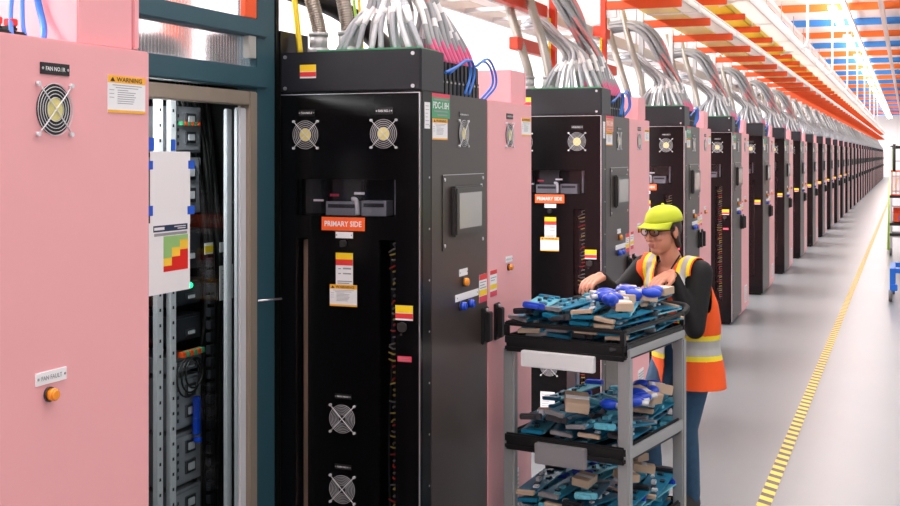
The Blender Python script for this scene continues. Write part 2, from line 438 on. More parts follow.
def plate(parent, fr, u0, u1, v0, v1, s, base, ink, name='name_plate'):
    o = label(name, parent, fr, u0, u1, v0, v1, base, texts=[(s, 0.16, 0.84, 0.32, 0.68, ink)] if s else (), th=0.003)
    for a in (0.06, 0.94):
        k = MB(); k.disc(fr, u0+(u1-u0)*a, (v0+v1)/2, 0.003, 0.0045, min(0.003, (v1-v0)*0.12), 8)
        k.build('rivet', M['bolt'] if base is not M['white'] else M['print'], o)
    return o
def lamp(parent, fr, u, v, m, name='indicator_lamp', r=0.0135, h=0.024):
    b = MB(); b.disc(fr, u, v, 0, 0.006, r*1.2, 18, 1); b.disc(fr, u, v, 0.006, h*0.8, r, 18, 0); b.disc(fr, u, v, h*0.8, h, r, 18, 0, r*0.7)
    return b.build(name, [m, M['bezel']], parent)
def handle(parent, fr, u, v0, v1, w=0.032):
    b = MB()
    b.bx(fr, u-w/2, u+w/2, v0, v1, 0.0, 0.012, 0)
    b.bx(fr, u-w*0.32, u+w*0.32, v0+0.012, v1-0.02, 0.012, 0.036, 0)
    o = b.build('handle', M['blackplastic'], parent, 0.004)
    k = MB(); k.disc(fr, u+0.002, v1-0.012, 0.012, 0.02, 0.008, 12)
    k.build('lock', M['bolt'], o)
    return o

# ------------------------------------------------------------------ the cabinets
H = 2.104
def make_black():
    t = thing('black_cabinet', '', 'cabinet', (PX, Y0, 0))
    b = MB(); b.box(-DEP, -0.004, 0.125, 0.793, 0.04, H-0.004); b.box(-DEP+0.03, -0.03, 0.06, 0.77, 0.0, 0.04)
    b.build('body', M['frame'], t, 0.004)
    # frame that carries the front door, with its bolt heads
    b = MB()
    b.box(-0.035, 0, 0.024, 0.114, 0.02, H); b.box(-DEP, -DEP+0.035, 0.024, 0.114, 0.02, H)
    b.box(-DEP+0.035, -0.035, 0.024, 0.114, H-0.05, H); b.box(-DEP+0.035, -0.035, 0.024, 0.114, 0.02, 0.07)
    o = b.build('front_frame', [M['frame']], t, 0.003)
    for i in range(10):
        k = MB(); k.disc(SIDE, 0.095, 0.12+0.205*i, 0, 0.002, 0.0045, 8); k.build('frame_bolt', M['bolt'], o)
    # front door with three window openings
    us = [-DEP, -0.549, -0.494, -0.18, -0.105, 0.0]; vs = [0.03, 0.25, 1.513, 1.605, 1.752, H-0.008]
    hole = lambda i, j: (j == 3 and i in (1, 2, 3)) or (j == 1 and i in (1, 3))
    b = MB(); fr = FRONT; y0, y1 = 0.0, 0.022
    idx = {}
    def V(i, j, y):
        if (i, j, y) not in idx: idx[(i, j, y)] = len(b.v); b.v.append(Vector((us[i], y, vs[j])))
        return idx[(i, j, y)]
    def q(*a): b.f.append(a); b.m.append(0); b.sm.append(False)
    for i in range(5):
        for j in range(5):
            if hole(i, j): continue
            q(V(i, j, y0), V(i+1, j, y0), V(i+1, j+1, y0), V(i, j+1, y0)); q(V(i, j, y1), V(i, j+1, y1), V(i+1, j+1, y1), V(i+1, j, y1))
            for (a, c, di, dj) in (((i, j), (i+1, j), 0, -1), ((i, j+1), (i+1, j+1), 0, 1), ((i, j), (i, j+1), -1, 0), ((i+1, j), (i+1, j+1), 1, 0)):
                ni, nj = i+di, j+dj
                if not (0 <= ni < 5 and 0 <= nj < 5) or hole(ni, nj):
                    q(V(*a, y0), V(*c, y0), V(*c, y1), V(*a, y1))
    d = b.build('front_door', [M['black']], t)
    k = MB(); k.box(-0.0045, 0.0005, -0.0015, 0.0015, 0.03, H-0.008); k.box(-DEP, 0, -0.0012, 0.0008, H-0.0095, H-0.0065)
    k.build('edge_trim', M['bolt'], d)
    for (u0, u1, v0, v1) in ((-0.549, -0.105, 1.605, 1.752), (-0.549, -0.494, 0.25, 1.513), (-0.18, -0.105, 0.25, 1.513)):
        k = MB(); k.box(u0, u1, 0.016, 0.019, v0, v1); k.build('window_pane', M['glass'], d)
    # what is behind the panes
    e = MB()
    e.box(-0.54, -0.47, 0.07, 0.122, 1.61, 1.75, 1); e.box(-0.44, -0.30, 0.055, 0.122, 1.605, 1.66, 0); e.box(-0.43, -0.31, 0.053, 0.055, 1.635, 1.65, 1)
    e.box(-0.28, -0.17, 0.055, 0.122, 1.605, 1.665, 0); e.box(-0.27, -0.18, 0.053, 0.055, 1.64, 1.655, 1)
    e.box(-0.43, -0.30, 0.095, 0.122, 1.665, 1.75, 1); e.box(-0.31, -0.265, 0.05, 0.054, 1.69, 1.70, 2); e.box(-0.50, -0.455, 0.06, 0.064, 1.66, 1.668, 2)
    e.tube(bez([(-0.315, 0.045, 1.672), (-0.298, 0.04, 1.67), (-0.292, 0.04, 1.65), (-0.292, 0.045, 1.61)], 4), 0.009, 8, 2)
    e.box(-0.44, -0.40, 0.09, 0.094, 1.68, 1.69, 3); e.box(-0.145, -0.135, 0.08, 0.1, 1.61, 1.75, 0)
    e.build('switchgear', [M['equip'], M['equipdark'], M['white'], M['redpink']], t)
    e = MB(); e.box(-0.54, -0.51, 0.05, 0.12, 0.26, 1.5); e.build('wire_duct', M['brown'], t)
    e = MB(); r = random.Random(3)
    for i in range(52):
        z = 1.50-i*0.0235+r.uniform(-0.004, 0.004); mi = r.choice([0, 0, 1, 1, 2, 2]); a = r.uniform(-0.02, 0.0)
        e.tube(bez([(-0.172+r.uniform(0, 0.03), 0.085, z+a), (-0.14, 0.06, z-0.004), (-0.112, 0.036, z+0.004)], 3), 0.0036, 5, mi)
    for i in range(3):
        x = -0.17+0.012*i; e.tube(bez([(x, 0.1, 1.5), (x+r.uniform(-.01, .01), 0.095, 1.1), (x+r.uniform(-.01, .01), 0.095, 0.7), (x, 0.1, 0.27)], 4), 0.004, 6, 3)
    e.build('wire_bundle', [M['wire_red'], M['wire_yel'], M['wire_grey'], M['equipdark']], t)
    # things on the front door
    fan(t, FRONT, -0.503, 1.932); fan(t, FRONT, -0.155, 1.934)
    plate(t, FRONT, -0.535, -0.462, 2.008, 2.034, 'FAN NO.2', M['blackplastic'], M['white'])
    plate(t, FRONT, -0.19, -0.117, 2.012, 2.038, 'FAN NO.1', M['blackplastic'], M['white'])
    label('primary_side_sign', t, FRONT, -0.43, -0.238, 1.546, 1.6, M['orange'], texts=[('PRIMARY SIDE', 0.07, 0.93, 0.3, 0.72, M['white'])], th=0.003)
    plate(t, FRONT, -0.367, -0.291, 1.516, 1.541, None, M['white'], M['ink'])
    k = MB(); k.disc(FRONT, -0.331, 1.495, 0, 0.012, 0.014, 16); k.bx(FRONT, -0.337, -0.325, 1.482, 1.508, 0.012, 0.03); k.build('latch_knob', M['bezel'], t, 0.002)
    label('danger_label', t, FRONT, -0.367, -0.291, 1.325, 1.457, M['white'], [(0.80, 1, M['yellow']), (0.62, 0.8, M['red'])],
          [(0.15, 0.3, 0.5, 0.03), (0.42, 0.9, 0.5, 0.05), (0.15, 0.3, 0.35, 0.03), (0.42, 0.9, 0.35, 0.04), (0.1, 0.95, 0.12, 0.03), (0.1, 0.8, 0.06, 0.03)])
    warning(t, FRONT, -0.394, -0.273, 1.242, 1.329)
    yellow_red(t, FRONT, -0.105, -0.03, 1.199, 1.258)
    k = MB(); k.disc(FRONT, -0.075, 1.172, 0, 0.01, 0.02, 16); k.bx(FRONT, -0.094, -0.056, 1.176, 1.186, 0, 0.012); k.disc(FRONT, -0.08, 1.143, 0, 0.006, 0.005, 10); k.build('door_lock', M['bezel'], t, 0.001)
    label('red_tag', t, FRONT, -0.096, -0.036, 1.036, 1.058, M['redpink'], lines=[(0.1, 0.9, 0.25, 0.1), (0.1, 0.8, 0.6, 0.1)])
    for v in (0.79, 0.507):
        fan(t, FRONT, -0.337, v, 0.055, False, 7)
        plate(t, FRONT, -0.371, -0.298, v+0.08, v+0.1, 'FAN NO.4' if v < 0.6 else 'FAN NO.3', M['blackplastic'], M['white'])
    label('instruction_sheet', t, FRONT, -0.395, -0.3, 0.2, 0.35, M['white'], lines=fine(9, 0.1, 0.9, 0.1, 0.88, random.Random(8)))
    # aisle side panel
    b = MB(); b.box(-0.012, 0, 0.117, 0.792, 0.05, H-0.002); s = b.build('side_door', M['side'], t, 0.003)
    label('serial_label', t, SIDE, 0.045, 0.1, 1.955, 2.06, M['white'], lines=fine(6, 0.15, 0.85, 0.15, 0.85, random.Random(2)))
    label('green_id_label', t, SIDE, 0.12, 0.318, 2.0, 2.1, M['green'], [(0.84, 1, M['redpink'])], texts=[('PDC-1.8H', 0.06, 0.92, 0.38, 0.66, M['white'])],
          lines=[(0.1, 0.9, 0.73, 0.05), (0.12, 0.88, 0.25, 0.06), (0.3, 0.85, 0.1, 0.06)])
    warning(t, SIDE, 0.128, 0.292, 1.912, 1.998)
    fan(t, SIDE, 0.478, 1.942, 0.056, True)
    plate(t, SIDE, 0.43, 0.54, 2.012, 2.034, 'FAN NO.3', M['bezel'], M['white'])
    b = MB(); b.bx(SIDE, 0.233, 0.736, 1.455, 1.768, 0, 0.004); cp = b.build('screen_plate', M['side'], t, 0.001)
    for (u, v) in ((0.252, 1.748), (0.717, 1.748), (0.252, 1.475), (0.717, 1.475)):
        k = MB(); k.disc(SIDE, u, v, 0.004, 0.008, 0.008, 10); k.build('plate_screw', M['bolt'], cp)
    k = MB(); k.bx(SIDE, 0.235, 0.734, 1.766, 1.7685, 0.002, 0.0046); k.build('plate_edge', M['bolt'], cp)
    k = MB(); k.bx(SIDE, 0.69, 0.71, 1.685, 1.722, 0.004, 0.006); k.build('plate_sticker', M['white'], cp)
    b = MB(); b.bx(SIDE, 0.324, 0.67, 1.508, 1.718, 0.004, 0.03); sc = b.build('screen_bezel', M['bezel'], t, 0.008)
    k = MB(); k.bx(SIDE, 0.36, 0.632, 1.54, 1.69, 0.03, 0.0312); k.build('screen', M['lcd'], sc)
    plate(t, SIDE, 0.43, 0.528, 1.332, 1.362, None, M['white'], M['ink'])
    lamp(t, SIDE, 0.487, 1.305, M['amberlamp'], r=0.018)
    plate(t, SIDE, 0.385, 0.668, 1.228, 1.258, None, M['white'], M['ink'])
    lamp(t, SIDE, 0.445, 1.206, M['bluebtn'], 'push_button', 0.018, 0.03); lamp(t, SIDE, 0.543, 1.206, M['bluebtn'], 'push_button', 0.018, 0.03)
    label('danger_label', t, SIDE, 0.681, 0.783, 1.19, 1.315, M['white'], [(0.8, 1, M['red']), (0.24, 0.44, M['yellow']), (0, 0.22, M['redpink'])],
          lines=[(0.1, 0.9, 0.7, 0.03), (0.1, 0.7, 0.6, 0.03), (0.1, 0.9, 0.5, 0.03)])
    handle(t, SIDE, 0.745, 1.0, 1.165, 0.075)
    # top cable box
    b = MB(); b.box(-DEP, 0, 0.012, 0.256, H, 2.27); tb = b.build('top_box', M['boxblack'], t, 0.003)
    k = MB(); k.box(-DEP, -0.002, 0.0, 0.011, H+0.004, 2.268); k.build('cover_plate', M['boxblack'], tb, 0.002)
    for (u, v) in ((-DEP+0.02, 2.25), (-0.03, 2.25), (-DEP+0.02, 2.122), (-0.03, 2.122)):
        k = MB(); k.disc(FRONT, u, v, 0, 0.006, 0.0075, 12); k.build('bolt', M['bolt'], tb)
    yellow_red(t, FRONT, -0.53, -0.457, 2.162, 2.217)
    k = MB(); k.bx(W, -0.47, -0.02, 0.03, 0.24, 2.27, 2.278); k.build('cable_gland_strip', M['green'], tb)
    return t
def make_pink():
    t = thing('pink_cabinet', '', 'cabinet', (PX, Y0+0.797, 0)); D = 0.673
    b = MB(); b.box(-DEP, -0.018, 0, D, 0.05, H); b.box(-DEP+0.02, -0.03, 0.02, D-0.02, 0, 0.05); b.build('body', M['pink'], t, 0.005)
    b = MB(); b.box(-0.017, 0, 0.002, D-0.002, 0.052, H-0.002); b.build('door', M['pink'], t, 0.004)
    e = D
    fan(t, SIDE, e-0.36, 1.945, 0.057); plate(t, SIDE, e-0.405, e-0.31, 2.022, 2.048, 'FAN NO.1R', M['blackplastic'], M['white'])
    warning(t, SIDE, e-0.17, e-0.022, 1.945, 2.035)
    plate(t, SIDE, e-0.42, e-0.32, 1.338, 1.366, 'FAN FAULT', M['white'], M['print']); lamp(t, SIDE, e-0.377, 1.314, M['amberlamp'], r=0.014)
    label('danger_label', t, SIDE, 0.03, 0.125, 1.2, 1.32, M['white'], [(0.84, 1, M['red']), (0.28, 0.46, M['yellow']), (0, 0.2, M['redpink'])],
          lines=[(0.1, 0.9, 0.7, 0.03), (0.1, 0.7, 0.6, 0.03)])
    handle(t, SIDE, 0.115, 0.995, 1.165, 0.07)
    k = MB(); k.bx(SIDE, 0.27, 0.45, 0.12, 0.32, 0, 0.004, 0)
    for i in range(9): k.bx(SIDE, 0.285, 0.435, 0.135+0.02*i, 0.143+0.02*i, 0.004, 0.009, 1)
    k.build('vent_grille', [M['white'], M['galv']], t)
    b = MB(); b.box(-DEP+0.05, -0.03, e-0.24, e-0.032, H, 2.268); pb = b.build('top_box', M['pinkbox'], t, 0.003)
    k = MB(); k.box(-DEP+0.05, -0.03, e-0.026, e-0.002, H+0.006, 2.268); k.build('box_cover', M['pinkbox'], pb, 0.003)
    return t
BL = make_black(); PK = make_pink()
tag(BL, 'black cabinet nearest the viewer, beside the teal post and containment door', 'cabinet', 'black cabinets in the row')
tag(PK, 'pink cabinet joined to the back of the nearest black cabinet', 'cabinet', 'pink cabinets in the row')
FINE_B = ('lettering', 'rivet', 'hazard_triangle', 'frame_bolt', 'wire_bundle', 'plate_screw', 'lock', 'bolt', 'cable_gland_strip', 'edge_trim', 'red_tag', 'instruction_sheet', 'door_lock')
MID_B = FINE_B+('switchgear', 'wire_duct', 'serial_label', 'latch_knob', 'name_plate', 'fan_guard', 'cover_plate', 'green_id_label')
FAR_B = MID_B+('fan', 'warning_label', 'danger_label', 'caution_label', 'push_button', 'indicator_lamp', 'screen', 'screen_plate', 'primary_side_sign', 'vent_grille', 'box_cover')
for k in range(1, NU):
    sk = () if k <= 3 else FINE_B if k <= 6 else MID_B if k <= 12 else FAR_B
    y = Y0+PITCH*k
    bc_ = copy_tree(BL, 'black cabinet with grey side panel, %s from the near end of the row' % nth(k+1), loc=(PX, y, 0), skip=sk)
    if k == 1:
        for c in bc_.children:
            if c.name.startswith('green_id_label'):
                c.data = c.data.copy(); c.data.materials[0] = M['orangelabel']; c.name = 'orange_id_label'
    copy_tree(PK, 'pink cabinet behind a black one, %s of the pairs along the row' % nth(k+1), loc=(PX, y+0.797, 0), skip=sk)
lp = copy_tree(PK, 'large pink cabinet filling the left edge, with WARNING label and amber lamp', loc=(PX, 2.499-0.673, 0), skip=('handle', 'danger_label')); lp.scale = (1, 1, 1.0035)

# ------------------------------------------------------------------ cables over the cabinets
def top_cables():
    """local meshes shared by every cabinet: cables into the box, plugged cables, conduits, blue leads"""
    r = random.Random(21); A = []; B = []; C = []; D = []
    for i in range(18):
        f = i/17; ex = -0.40+0.37*f; ey = 0.06+0.13*r.random(); jx, jy, jz = r.uniform(-.03, .03), r.uniform(-.03, .03), r.uniform(-.03, .03)
        ax = -0.29+0.13*f+jx*0.6
        P = [(-0.67+jx, 0.56+jy, 2.74+jz), (-0.52+jx, 0.42+jy, 2.73+jz*1.3), (-0.40+jx*1.2+0.04*f, 0.28+jy, 2.63+jz),
             (ax, 0.17+jy*0.6, 2.50+jz*0.5), (ax+(ex-ax)*0.55, 0.15+(ey-0.15)*0.6, 2.385), (ex, ey, 2.272)]
        b = MB(); b.tube(bez(P, 5), 0.0118, 8); A.append(b.mesh('grey_cable', [M[('cable', 'cablepale', 'cabledark', 'cable')[(i*7) % 4]]]))
        b = MB(); pts = bez(P, 5); q = pts[-9:-5] if i % 3 else pts[-11:-7]
        b.tube(q, 0.0128, 8); A[-1] = (A[-1], b.mesh('marker_sleeve', [M['whitepaint']]))
    for i in range(20):
        f = (i % 10)/9; row = i//10; jx, jy, jz = r.uniform(-.05, .05), r.uniform(-.04, .04), r.uniform(-.05, .05)
        ex = -0.16+0.12*row; ey = 0.29+0.43*f
        P = [(-1.0+jx, 0.20+jy, 2.93+jz*.5), (-0.75+jx, 0.18+jy, 2.97+jz), (-0.52+jx, 0.18+jy, 2.99+jz), (-0.36+jx, 0.19+jy, 2.92+jz), (-0.25+jx, 0.25+jy*1.2, 2.74+jz),
             ((ex-0.20)/2+jx*.5, ey*0.55+0.14, 2.50), (ex-0.025, ey-0.045, 2.33), (ex, ey, 2.235)]
        pts = bez(P, 5); n = len(pts); q = i % 3
        q = r.randint(0, 3); w1 = r.randint(1, 3); w2 = r.randint(0, 3)
        mis = [2 if j >= n-5-(i % 2) else 0 if j >= n-7-q else 1 if j >= n-7-q-w1 else 0 if j >= n-9-q-w1 else 3 if j >= n-9-q-w1-w2 else 0 for j in range(n-1)]
        b = MB(); b.tube(pts, 0.0115, 8, mis=mis)
        me = b.mesh('plugged_cable', [M['cabledark'], M['whitepaint'], M['sleeve'], M['sleevelite']])
        k = MB(); k.box(ex-0.017, ex+0.017, ey-0.014, ey+0.014, 2.168, 2.24, 0); k.box(ex-0.02, ex+0.02, ey-0.017, ey+0.017, H, 2.168, 0)
        k.box(ex+0.0205, ex+0.0225, ey-0.012, ey+0.012, 2.15, 2.16, 1)
        B.append((me, k.mesh('black_plug', [M['blackplastic'], M['wire_grey']], 0.002)))
    for (x0, dx) in ((-0.513, 0.0), (-0.379, 0.02)):
        P = [(x0, 0.13, 2.27), (x0+0.0, 0.13, 2.38), (x0-0.07+dx, 0.14, 2.6), (x0-0.15+dx, 0.15, 2.85), (x0-0.24+dx, 0.17, 3.2)]
        pts = bez(P, 60); rs = [0.029+0.0028*math.sin(i*PI/1.5) for i in range(len(pts))]
        b = MB(); b.tube(pts, rs, 12); m1 = b.mesh('flexible_conduit', [M['conduit']])
        m2 = b.mesh('flexible_conduit', [M['conduitlite']])
        k = MB(); k.disc(W, x0, 0.13, 2.27, 2.295, 0.046, 16); k.disc(W, x0, 0.13, 2.295, 2.345, 0.038, 16); k.disc(W, x0, 0.13, 2.345, 2.36, 0.042, 16)
        C.append((m1, k.mesh('conduit_fitting', [M['galv']]), m2))
    for i in range(4):
        a = 0.05*(i % 2)
        P = [(0.0-0.03*a, 0.27+a, 2.19), (0.005, 0.40+a, 2.225+a*0.3), (0.006, 0.52+a, 2.26), (0.004, 0.56+a, 2.2), (0.0, 0.5+a, 2.11)] if i < 2 else [(-0.05, 0.77, 2.25), (-0.04, 0.86+a, 2.28+a*.3), (-0.05, 0.99+a, 2.25), (-0.06, 1.03+a, 2.18), (-0.10, 0.98+a, 2.11)]
        b = MB(); b.tube(bez(P, 6), 0.006, 7); D.append(b.mesh('blue_cable', [M['bluecable']]))
    return A, B, C, D
CA, CB, CC, CDD = top_cables()
NC = 7
for k in range(NC):
    w = nth(k+1); loc = (PX, Y0+PITCH*k, 0)
    for me, sl_ in CA:
        o = tag(link('grey_cable', me, None, loc), 'light grey cable fanning into the top box of the %s black cabinet' % w, 'cable', 'grey cables into the %s box' % w)
        if k < 3: link('marker_sleeve', sl_, o)
    for me, pl in CB:
        o = tag(link('plugged_cable', me, None, loc), 'dark grey cable with pink end plugged behind the box on the %s black cabinet' % w, 'cable', 'plugged cables on the %s cabinet' % w)
        if k < 5: link('black_plug', pl, o)
    if k < 5:
        for me in CDD:
            tag(link('blue_cable', me, None, loc), 'thin blue cable looping beside the pink top box of the %s pair' % w, 'cable', 'blue cables on the %s pair' % w)
for k in range(NU):
    w = nth(k+1); loc = (PX, Y0+PITCH*k, 0)
    if k > 18: break
    for i, (m1, ft, m2) in enumerate(CC):
        o = tag(link('flexible_conduit', m1 if k == 0 else m2, None, loc), '%s metal conduit rising from the top box of the %s black cabinet' % (('left-hand', 'right-hand')[i], w), 'conduit', 'metal conduits on the cabinets')
        if k < 6: link('conduit_fitting', ft, o)
far = MB(); r = random.Random(4)
for k in range(NC, NU):
    y = Y0+PITCH*k
    for i in range(12):
        f = i/11; jx, jz = r.uniform(-.04, .04), r.uniform(-.04, .04); ex, ey = PX-0.4+0.37*f, y+0.1
        far.tube(bez([(PX-0.67+jx, y+0.56, 2.72+jz), (PX-0.375+jx, y+0.29, 2.615+jz), (ex, ey+0.03, 2.4), (ex, ey, 2.272)], 3), 0.014, 5, 0)
    for i in range(8):
        f = i/7; jx, jy = r.uniform(-.05, .05), r.uniform(-.05, .05); ex, ey = PX-0.22+0.18*r.random(), y+0.3+0.25*f
        far.tube(bez([(PX-0.5+jx, y+0.93+jy, 3.12), (PX-0.27+jx, y+0.74+jy, 2.64), (ex, ey+0.1, 2.4), (ex, ey, 2.12)], 3), 0.015, 5, 1)
tag(far.build('distant_cables', [M['cable'], M['cabledark']]), 'mass of grey cables over the distant part of the cabinet row', 'cables', kind='stuff')
# loose ends on the nearest pink cabinet, at the left edge of the frame
X9 = -1.85
for i, (P, rr) in enumerate((([(2.088, 2.107), (2.105, 2.14), (2.13, 2.2), (2.17, 2.3)], 0.0055), ([(2.134, 2.107), (2.145, 2.14), (2.165, 2.2), (2.19, 2.3)], 0.0055),
                             ([(2.18, 2.107), (2.212, 2.125), (2.235, 2.155), (2.244, 2.2), (2.235, 2.3)], 0.0085))):
    b = MB(); b.tube(bez([(X9-0.02*j, y, z) for j, (y, z) in enumerate(P)], 7), rr, 8)
    tag(b.build('blue_cable', M['bluecable']), 'blue cable rising from the large pink cabinet at upper left, %s from the left' % nth(i+1), 'cable', 'blue cables at upper left')
for i, u in enumerate((2.02, 2.068, 2.116)):
    p = thing('power_plug', 'black plug with red tab on the large pink cabinet, %s from the left' % nth(i+1), 'plug', (X9-0.03, u, 2.104), 0, 'black plugs at upper left')
    b = MB(); b.box(-0.05, 0.03, -0.019, 0.019, 0, 0.022); b.box(-0.03, 0.01, -0.014, 0.014, 0.022, 0.036); b.build('plug_body', M['blackplastic'], p, 0.004)
    b = MB(); b.box(-0.012, 0.012, -0.011, 0.011, 0.036, 0.052); b.build('red_tab', M['red'], p, 0.002)

# ------------------------------------------------------------------ overhead steel, raceways
def make_support(y, orange):
    t = thing('hanging_support', '', 'cable support', (-2.3, y, 0))
    b = MB(); b.box(-0.022, 0.022, -0.03, 0.03, 2.40, 3.62, 0); b.box(-0.025, -0.005, -0.033, -0.0305, 2.5, 2.8, 1); b.build('post', [M['steelred'] if orange else M['galv'], M['raceyel'] if orange else M['galv']], t, 0.003)
    for z, x1 in ((3.06, 0.63), (3.43, 0.57)):
        b = MB(); b.box(0.02, x1, -0.02, 0.02, z-0.035, z+0.035); b.build('arm', M['steel'], t, 0.004)
        b = MB(); b.box(0.02, 0.11, -0.012, 0.012, z-0.1, z-0.036); b.build('bracket', M['galv'], t, 0.002)
    return t
SUP = None; NS = 62
for j in range(NS):
    y = 7.915+1.465*j; lab = 'orange hanging support with two arms, %s from the viewer along the row' % nth(j+1)
    if j in (0, 2): SUP = make_support(y, j == 0); tag(SUP, lab, 'cable support', 'orange hanging supports')
    else: copy_tree(SUP, lab, loc=(-2.3, y, 0))
b = MB(); b.box(-0.03, 0.03, 0, 1.0, -0.04, 0.04); bms = b.mesh('steel_stringer', [M['steelred']], 0.004)
n = 0
for j, z, ln in ((-1, 2.57, 0.7), (-1, 2.845, 1.43), (1, 2.57, 0.6), (1, 2.86, 0.35)):
        n += 1
        o = link('steel_stringer', bms, None, (-2.36, 7.915+1.465*j+(0.76 if z < 2.6 and j < 0 else 0), z)); o.scale = (1, ln, 1)
        tag(o, '%s red-orange steel bar ending at the %s hanging support' % ('lower' if z < 2.7 else 'upper', 'first' if j < 0 else 'second'), 'steel bar', 'red-orange stringers')
b = MB(); b.box(-2.34, -2.26, 4.5, 99, 3.62, 3.70); tag(b.build('support_rail', M['galv']), 'long galvanised rail the orange supports hang from', 'rail')
# galvanised ladder tray behind the posts
t = thing('ladder_tray', 'galvanised cable ladder tray running behind the orange posts', 'cable tray', (-2.75, 5.2, 2.86))
for x in (-0.2, 0.2):
    b = MB(); b.box(x-0.012, x+0.012, 0, 93, 0, 0.1); b.build('side_rail', M['galv'], t)
b = MB(); b.box(-0.19, 0.19, -0.02, 0.02, 0.01, 0.035); rme = b.mesh('rung', [M['galv']])
for i in range(100): link('rung', rme, t, (0, 0.3+0.6*i, 0))
b = MB()
for i in range(100, 154): b.box(-0.19, 0.19, 0.28+0.6*i, 0.32+0.6*i, 0.01, 0.035)
b.build('distant_rungs', M['galv'], t)['kind'] = 'stuff'
for i in range(16):
    b = MB(); b.cyl((0, 0, 2.90), (0, 0, CZ+0.03), 0.008, 8)
    tag(b.build('hanger_rod', M['galv'], loc=(-2.55, 5.9+2.93*i, 0)), 'thin grey hanger rod above the cabinets, %s from the viewer' % nth(i+1), 'rod', 'thin hanger rods')
def trough(name, x0, x1, z0, z1, m, lab, fibres=None):
    t = thing(name, lab, 'raceway', (0, 4.6, 0))
    b = MB(); L = 94
    b.box(x0, x1, 0, L, z0, z0+0.006); b.box(x0, x0+0.006, 0, L, z0, z1); b.box(x1-0.006, x1, 0, L, z0, z1)
    b.box(x0-0.012, x0+0.004, 0, L, z1-0.012, z1); b.box(x1-0.004, x1+0.012, 0, L, z1-0.012, z1)
    b.build('trough', m, t)
    k = MB(); k.box(x0-0.008, x1+0.008, 0, 0.08, z0-0.006, z0); k.box(x1, x1+0.008, 0, 0.08, z0-0.006, z1); kme = k.mesh('coupling', [M['whitepaint']])
    for i in range(38): link('coupling', kme, t, (0, 0.9+2.44*i, 0))
    if fibres:
        f = MB(); r = random.Random(9)
        for i in range(10):
            x = x0+0.03+(x1-x0-0.06)*i/9
            f.tube([(x+r.uniform(-.01, .01), L*j/24, z0+0.02+r.uniform(0, 0.03)) for j in range(25)], 0.008, 5, i % 3)
        fo = f.build('fibre_cables', fibres, t); fo['kind'] = 'stuff'
trough('fibre_raceway', -2.16, -1.86, 3.10, 3.20, M['trans'], 'cream fibre raceway lying on the lower orange arms', [M['raceyel'], M['racecream'], M['steel']])
trough('cable_basket', -1.84, -1.70, 3.10, 3.17, M['transwhite'], 'narrow white cable basket along the ends of the lower orange arms')
trough('yellow_raceway', -2.14, -1.84, 3.47, 3.57, M['raceyel'], 'yellow fibre raceway lying on the upper orange arms', [M['raceyel'], M['racecream'], M['racecream']])
trough('cable_channel', -1.80, -1.58, 3.50, 3.64, M['transwhite'], 'white cable channel along the ends of the upper orange arms')
hk = thing('ceiling_hanger', 'white hook-shaped ceiling hanger, first from the viewer', 'hanger', (-1.6, 12.9, 0), 0, 'white ceiling hangers')
b = MB(); b.tube(bez([(0.12, 0, CZ), (0.12, 0, 4.4), (0.12, 0, 3.72), (0.10, 0, 3.62), (0.05, 0, 3.56), (-0.3, 0, 3.46)], 6), 0.022, 10); b.build('rod', M['whitepaint'], hk)
b = MB(); b.box(0.06, 0.18, -0.05, 0.05, CZ-0.02, CZ+0.02); b.build('ceiling_plate', M['whitepaint'], hk)
for i in range(1, 9):
    copy_tree(hk, 'white hook-shaped ceiling hanger, %s from the viewer' % nth(i+1), loc=(-1.6, 12.9+6.6*i, 0))

# ------------------------------------------------------------------ containment door between the first two units
DX = -2.41
t = thing('containment_wall', 'teal framed containment wall with clear corrugated panels over the door', 'containment wall', (DX, 0, 0))
b = MB(); b.box(-0.09, 0.0, 4.09, 4.236, 0, 3.0); b.build('post', M['teal'], t, 0.004)
for z0, z1 in ((2.115, 2.197), (2.318, 2.388)):
    b = MB(); b.box(-0.06, 0.012, 2.56, 4.16, z0, z1); b.build('rail', M['teal'], t, 0.006)
b = MB(); b.box(-0.06, 0.0, 2.56, 4.09, 2.7, 2.78); b.build('rail', M['teal'], t, 0.006)
for z0, z1 in ((2.197, 2.318), (2.388, 2.7)):
    b = MB(); b.box(-0.031, -0.028, 2.56, 4.09, z0, z1)
    for i in range(75): b.box(-0.0275, -0.0265, 2.57+0.02*i, 2.573+0.02*i, z0, z1)
    b.build('clear_panel', M['polycarb'], t)
b = MB(); b.box(-0.09, 0.004, 4.2365, 4.262, 0, 2.6); b.box(-0.35, 0.0115, 4.262, 4.5, 0, 2.36); b.build('filler_strip', M['frame'], t)
b = MB(); b.box(-0.02, 0.008, 4.02, 4.075, 2.23, 2.318); b.build('bracket', M['wire_grey'], t, 0.002)
b = MB(); b.box(-0.02, 0.004, 4.0, 4.085, 2.39, 2.7); b.build('orange_bracket', M['steel'], t, 0.002)
b = MB(); b.cyl((0.0, 4.10, 1.27), (0.045, 4.21, 1.268), 0.0045, 8); b.build('latch_pin', M['bolt'], t)
d = thing('containment_door', 'glass containment door in a greige metal frame between pink and black cabinets', 'door', (DX, 0, 0))
b = MB()
b.box(-0.05, 0.006, 4.03, 4.088, 0, 2.1); b.box(-0.05, 0.006, 2.56, 2.62, 0, 2.1); b.box(-0.05, 0.006, 2.62, 4.03, 2.045, 2.1); b.build('door_frame', M['alu'], d, 0.004)
b = MB(); b.box(-0.04, -0.01, 3.985, 4.0295, 0.01, 2.035); b.build('stile', M['silver'], d, 0.004)
b = MB(); b.box(-0.075, -0.06, 3.965, 4.005, 0.01, 2.03); b.build('inner_stile', M['silver'], d, 0.003)
b = MB(); b.box(-0.026, -0.02, 2.62, 3.985, 0.02, 2.04); gl = b.build('glass_pane', M['doorglass'], d)
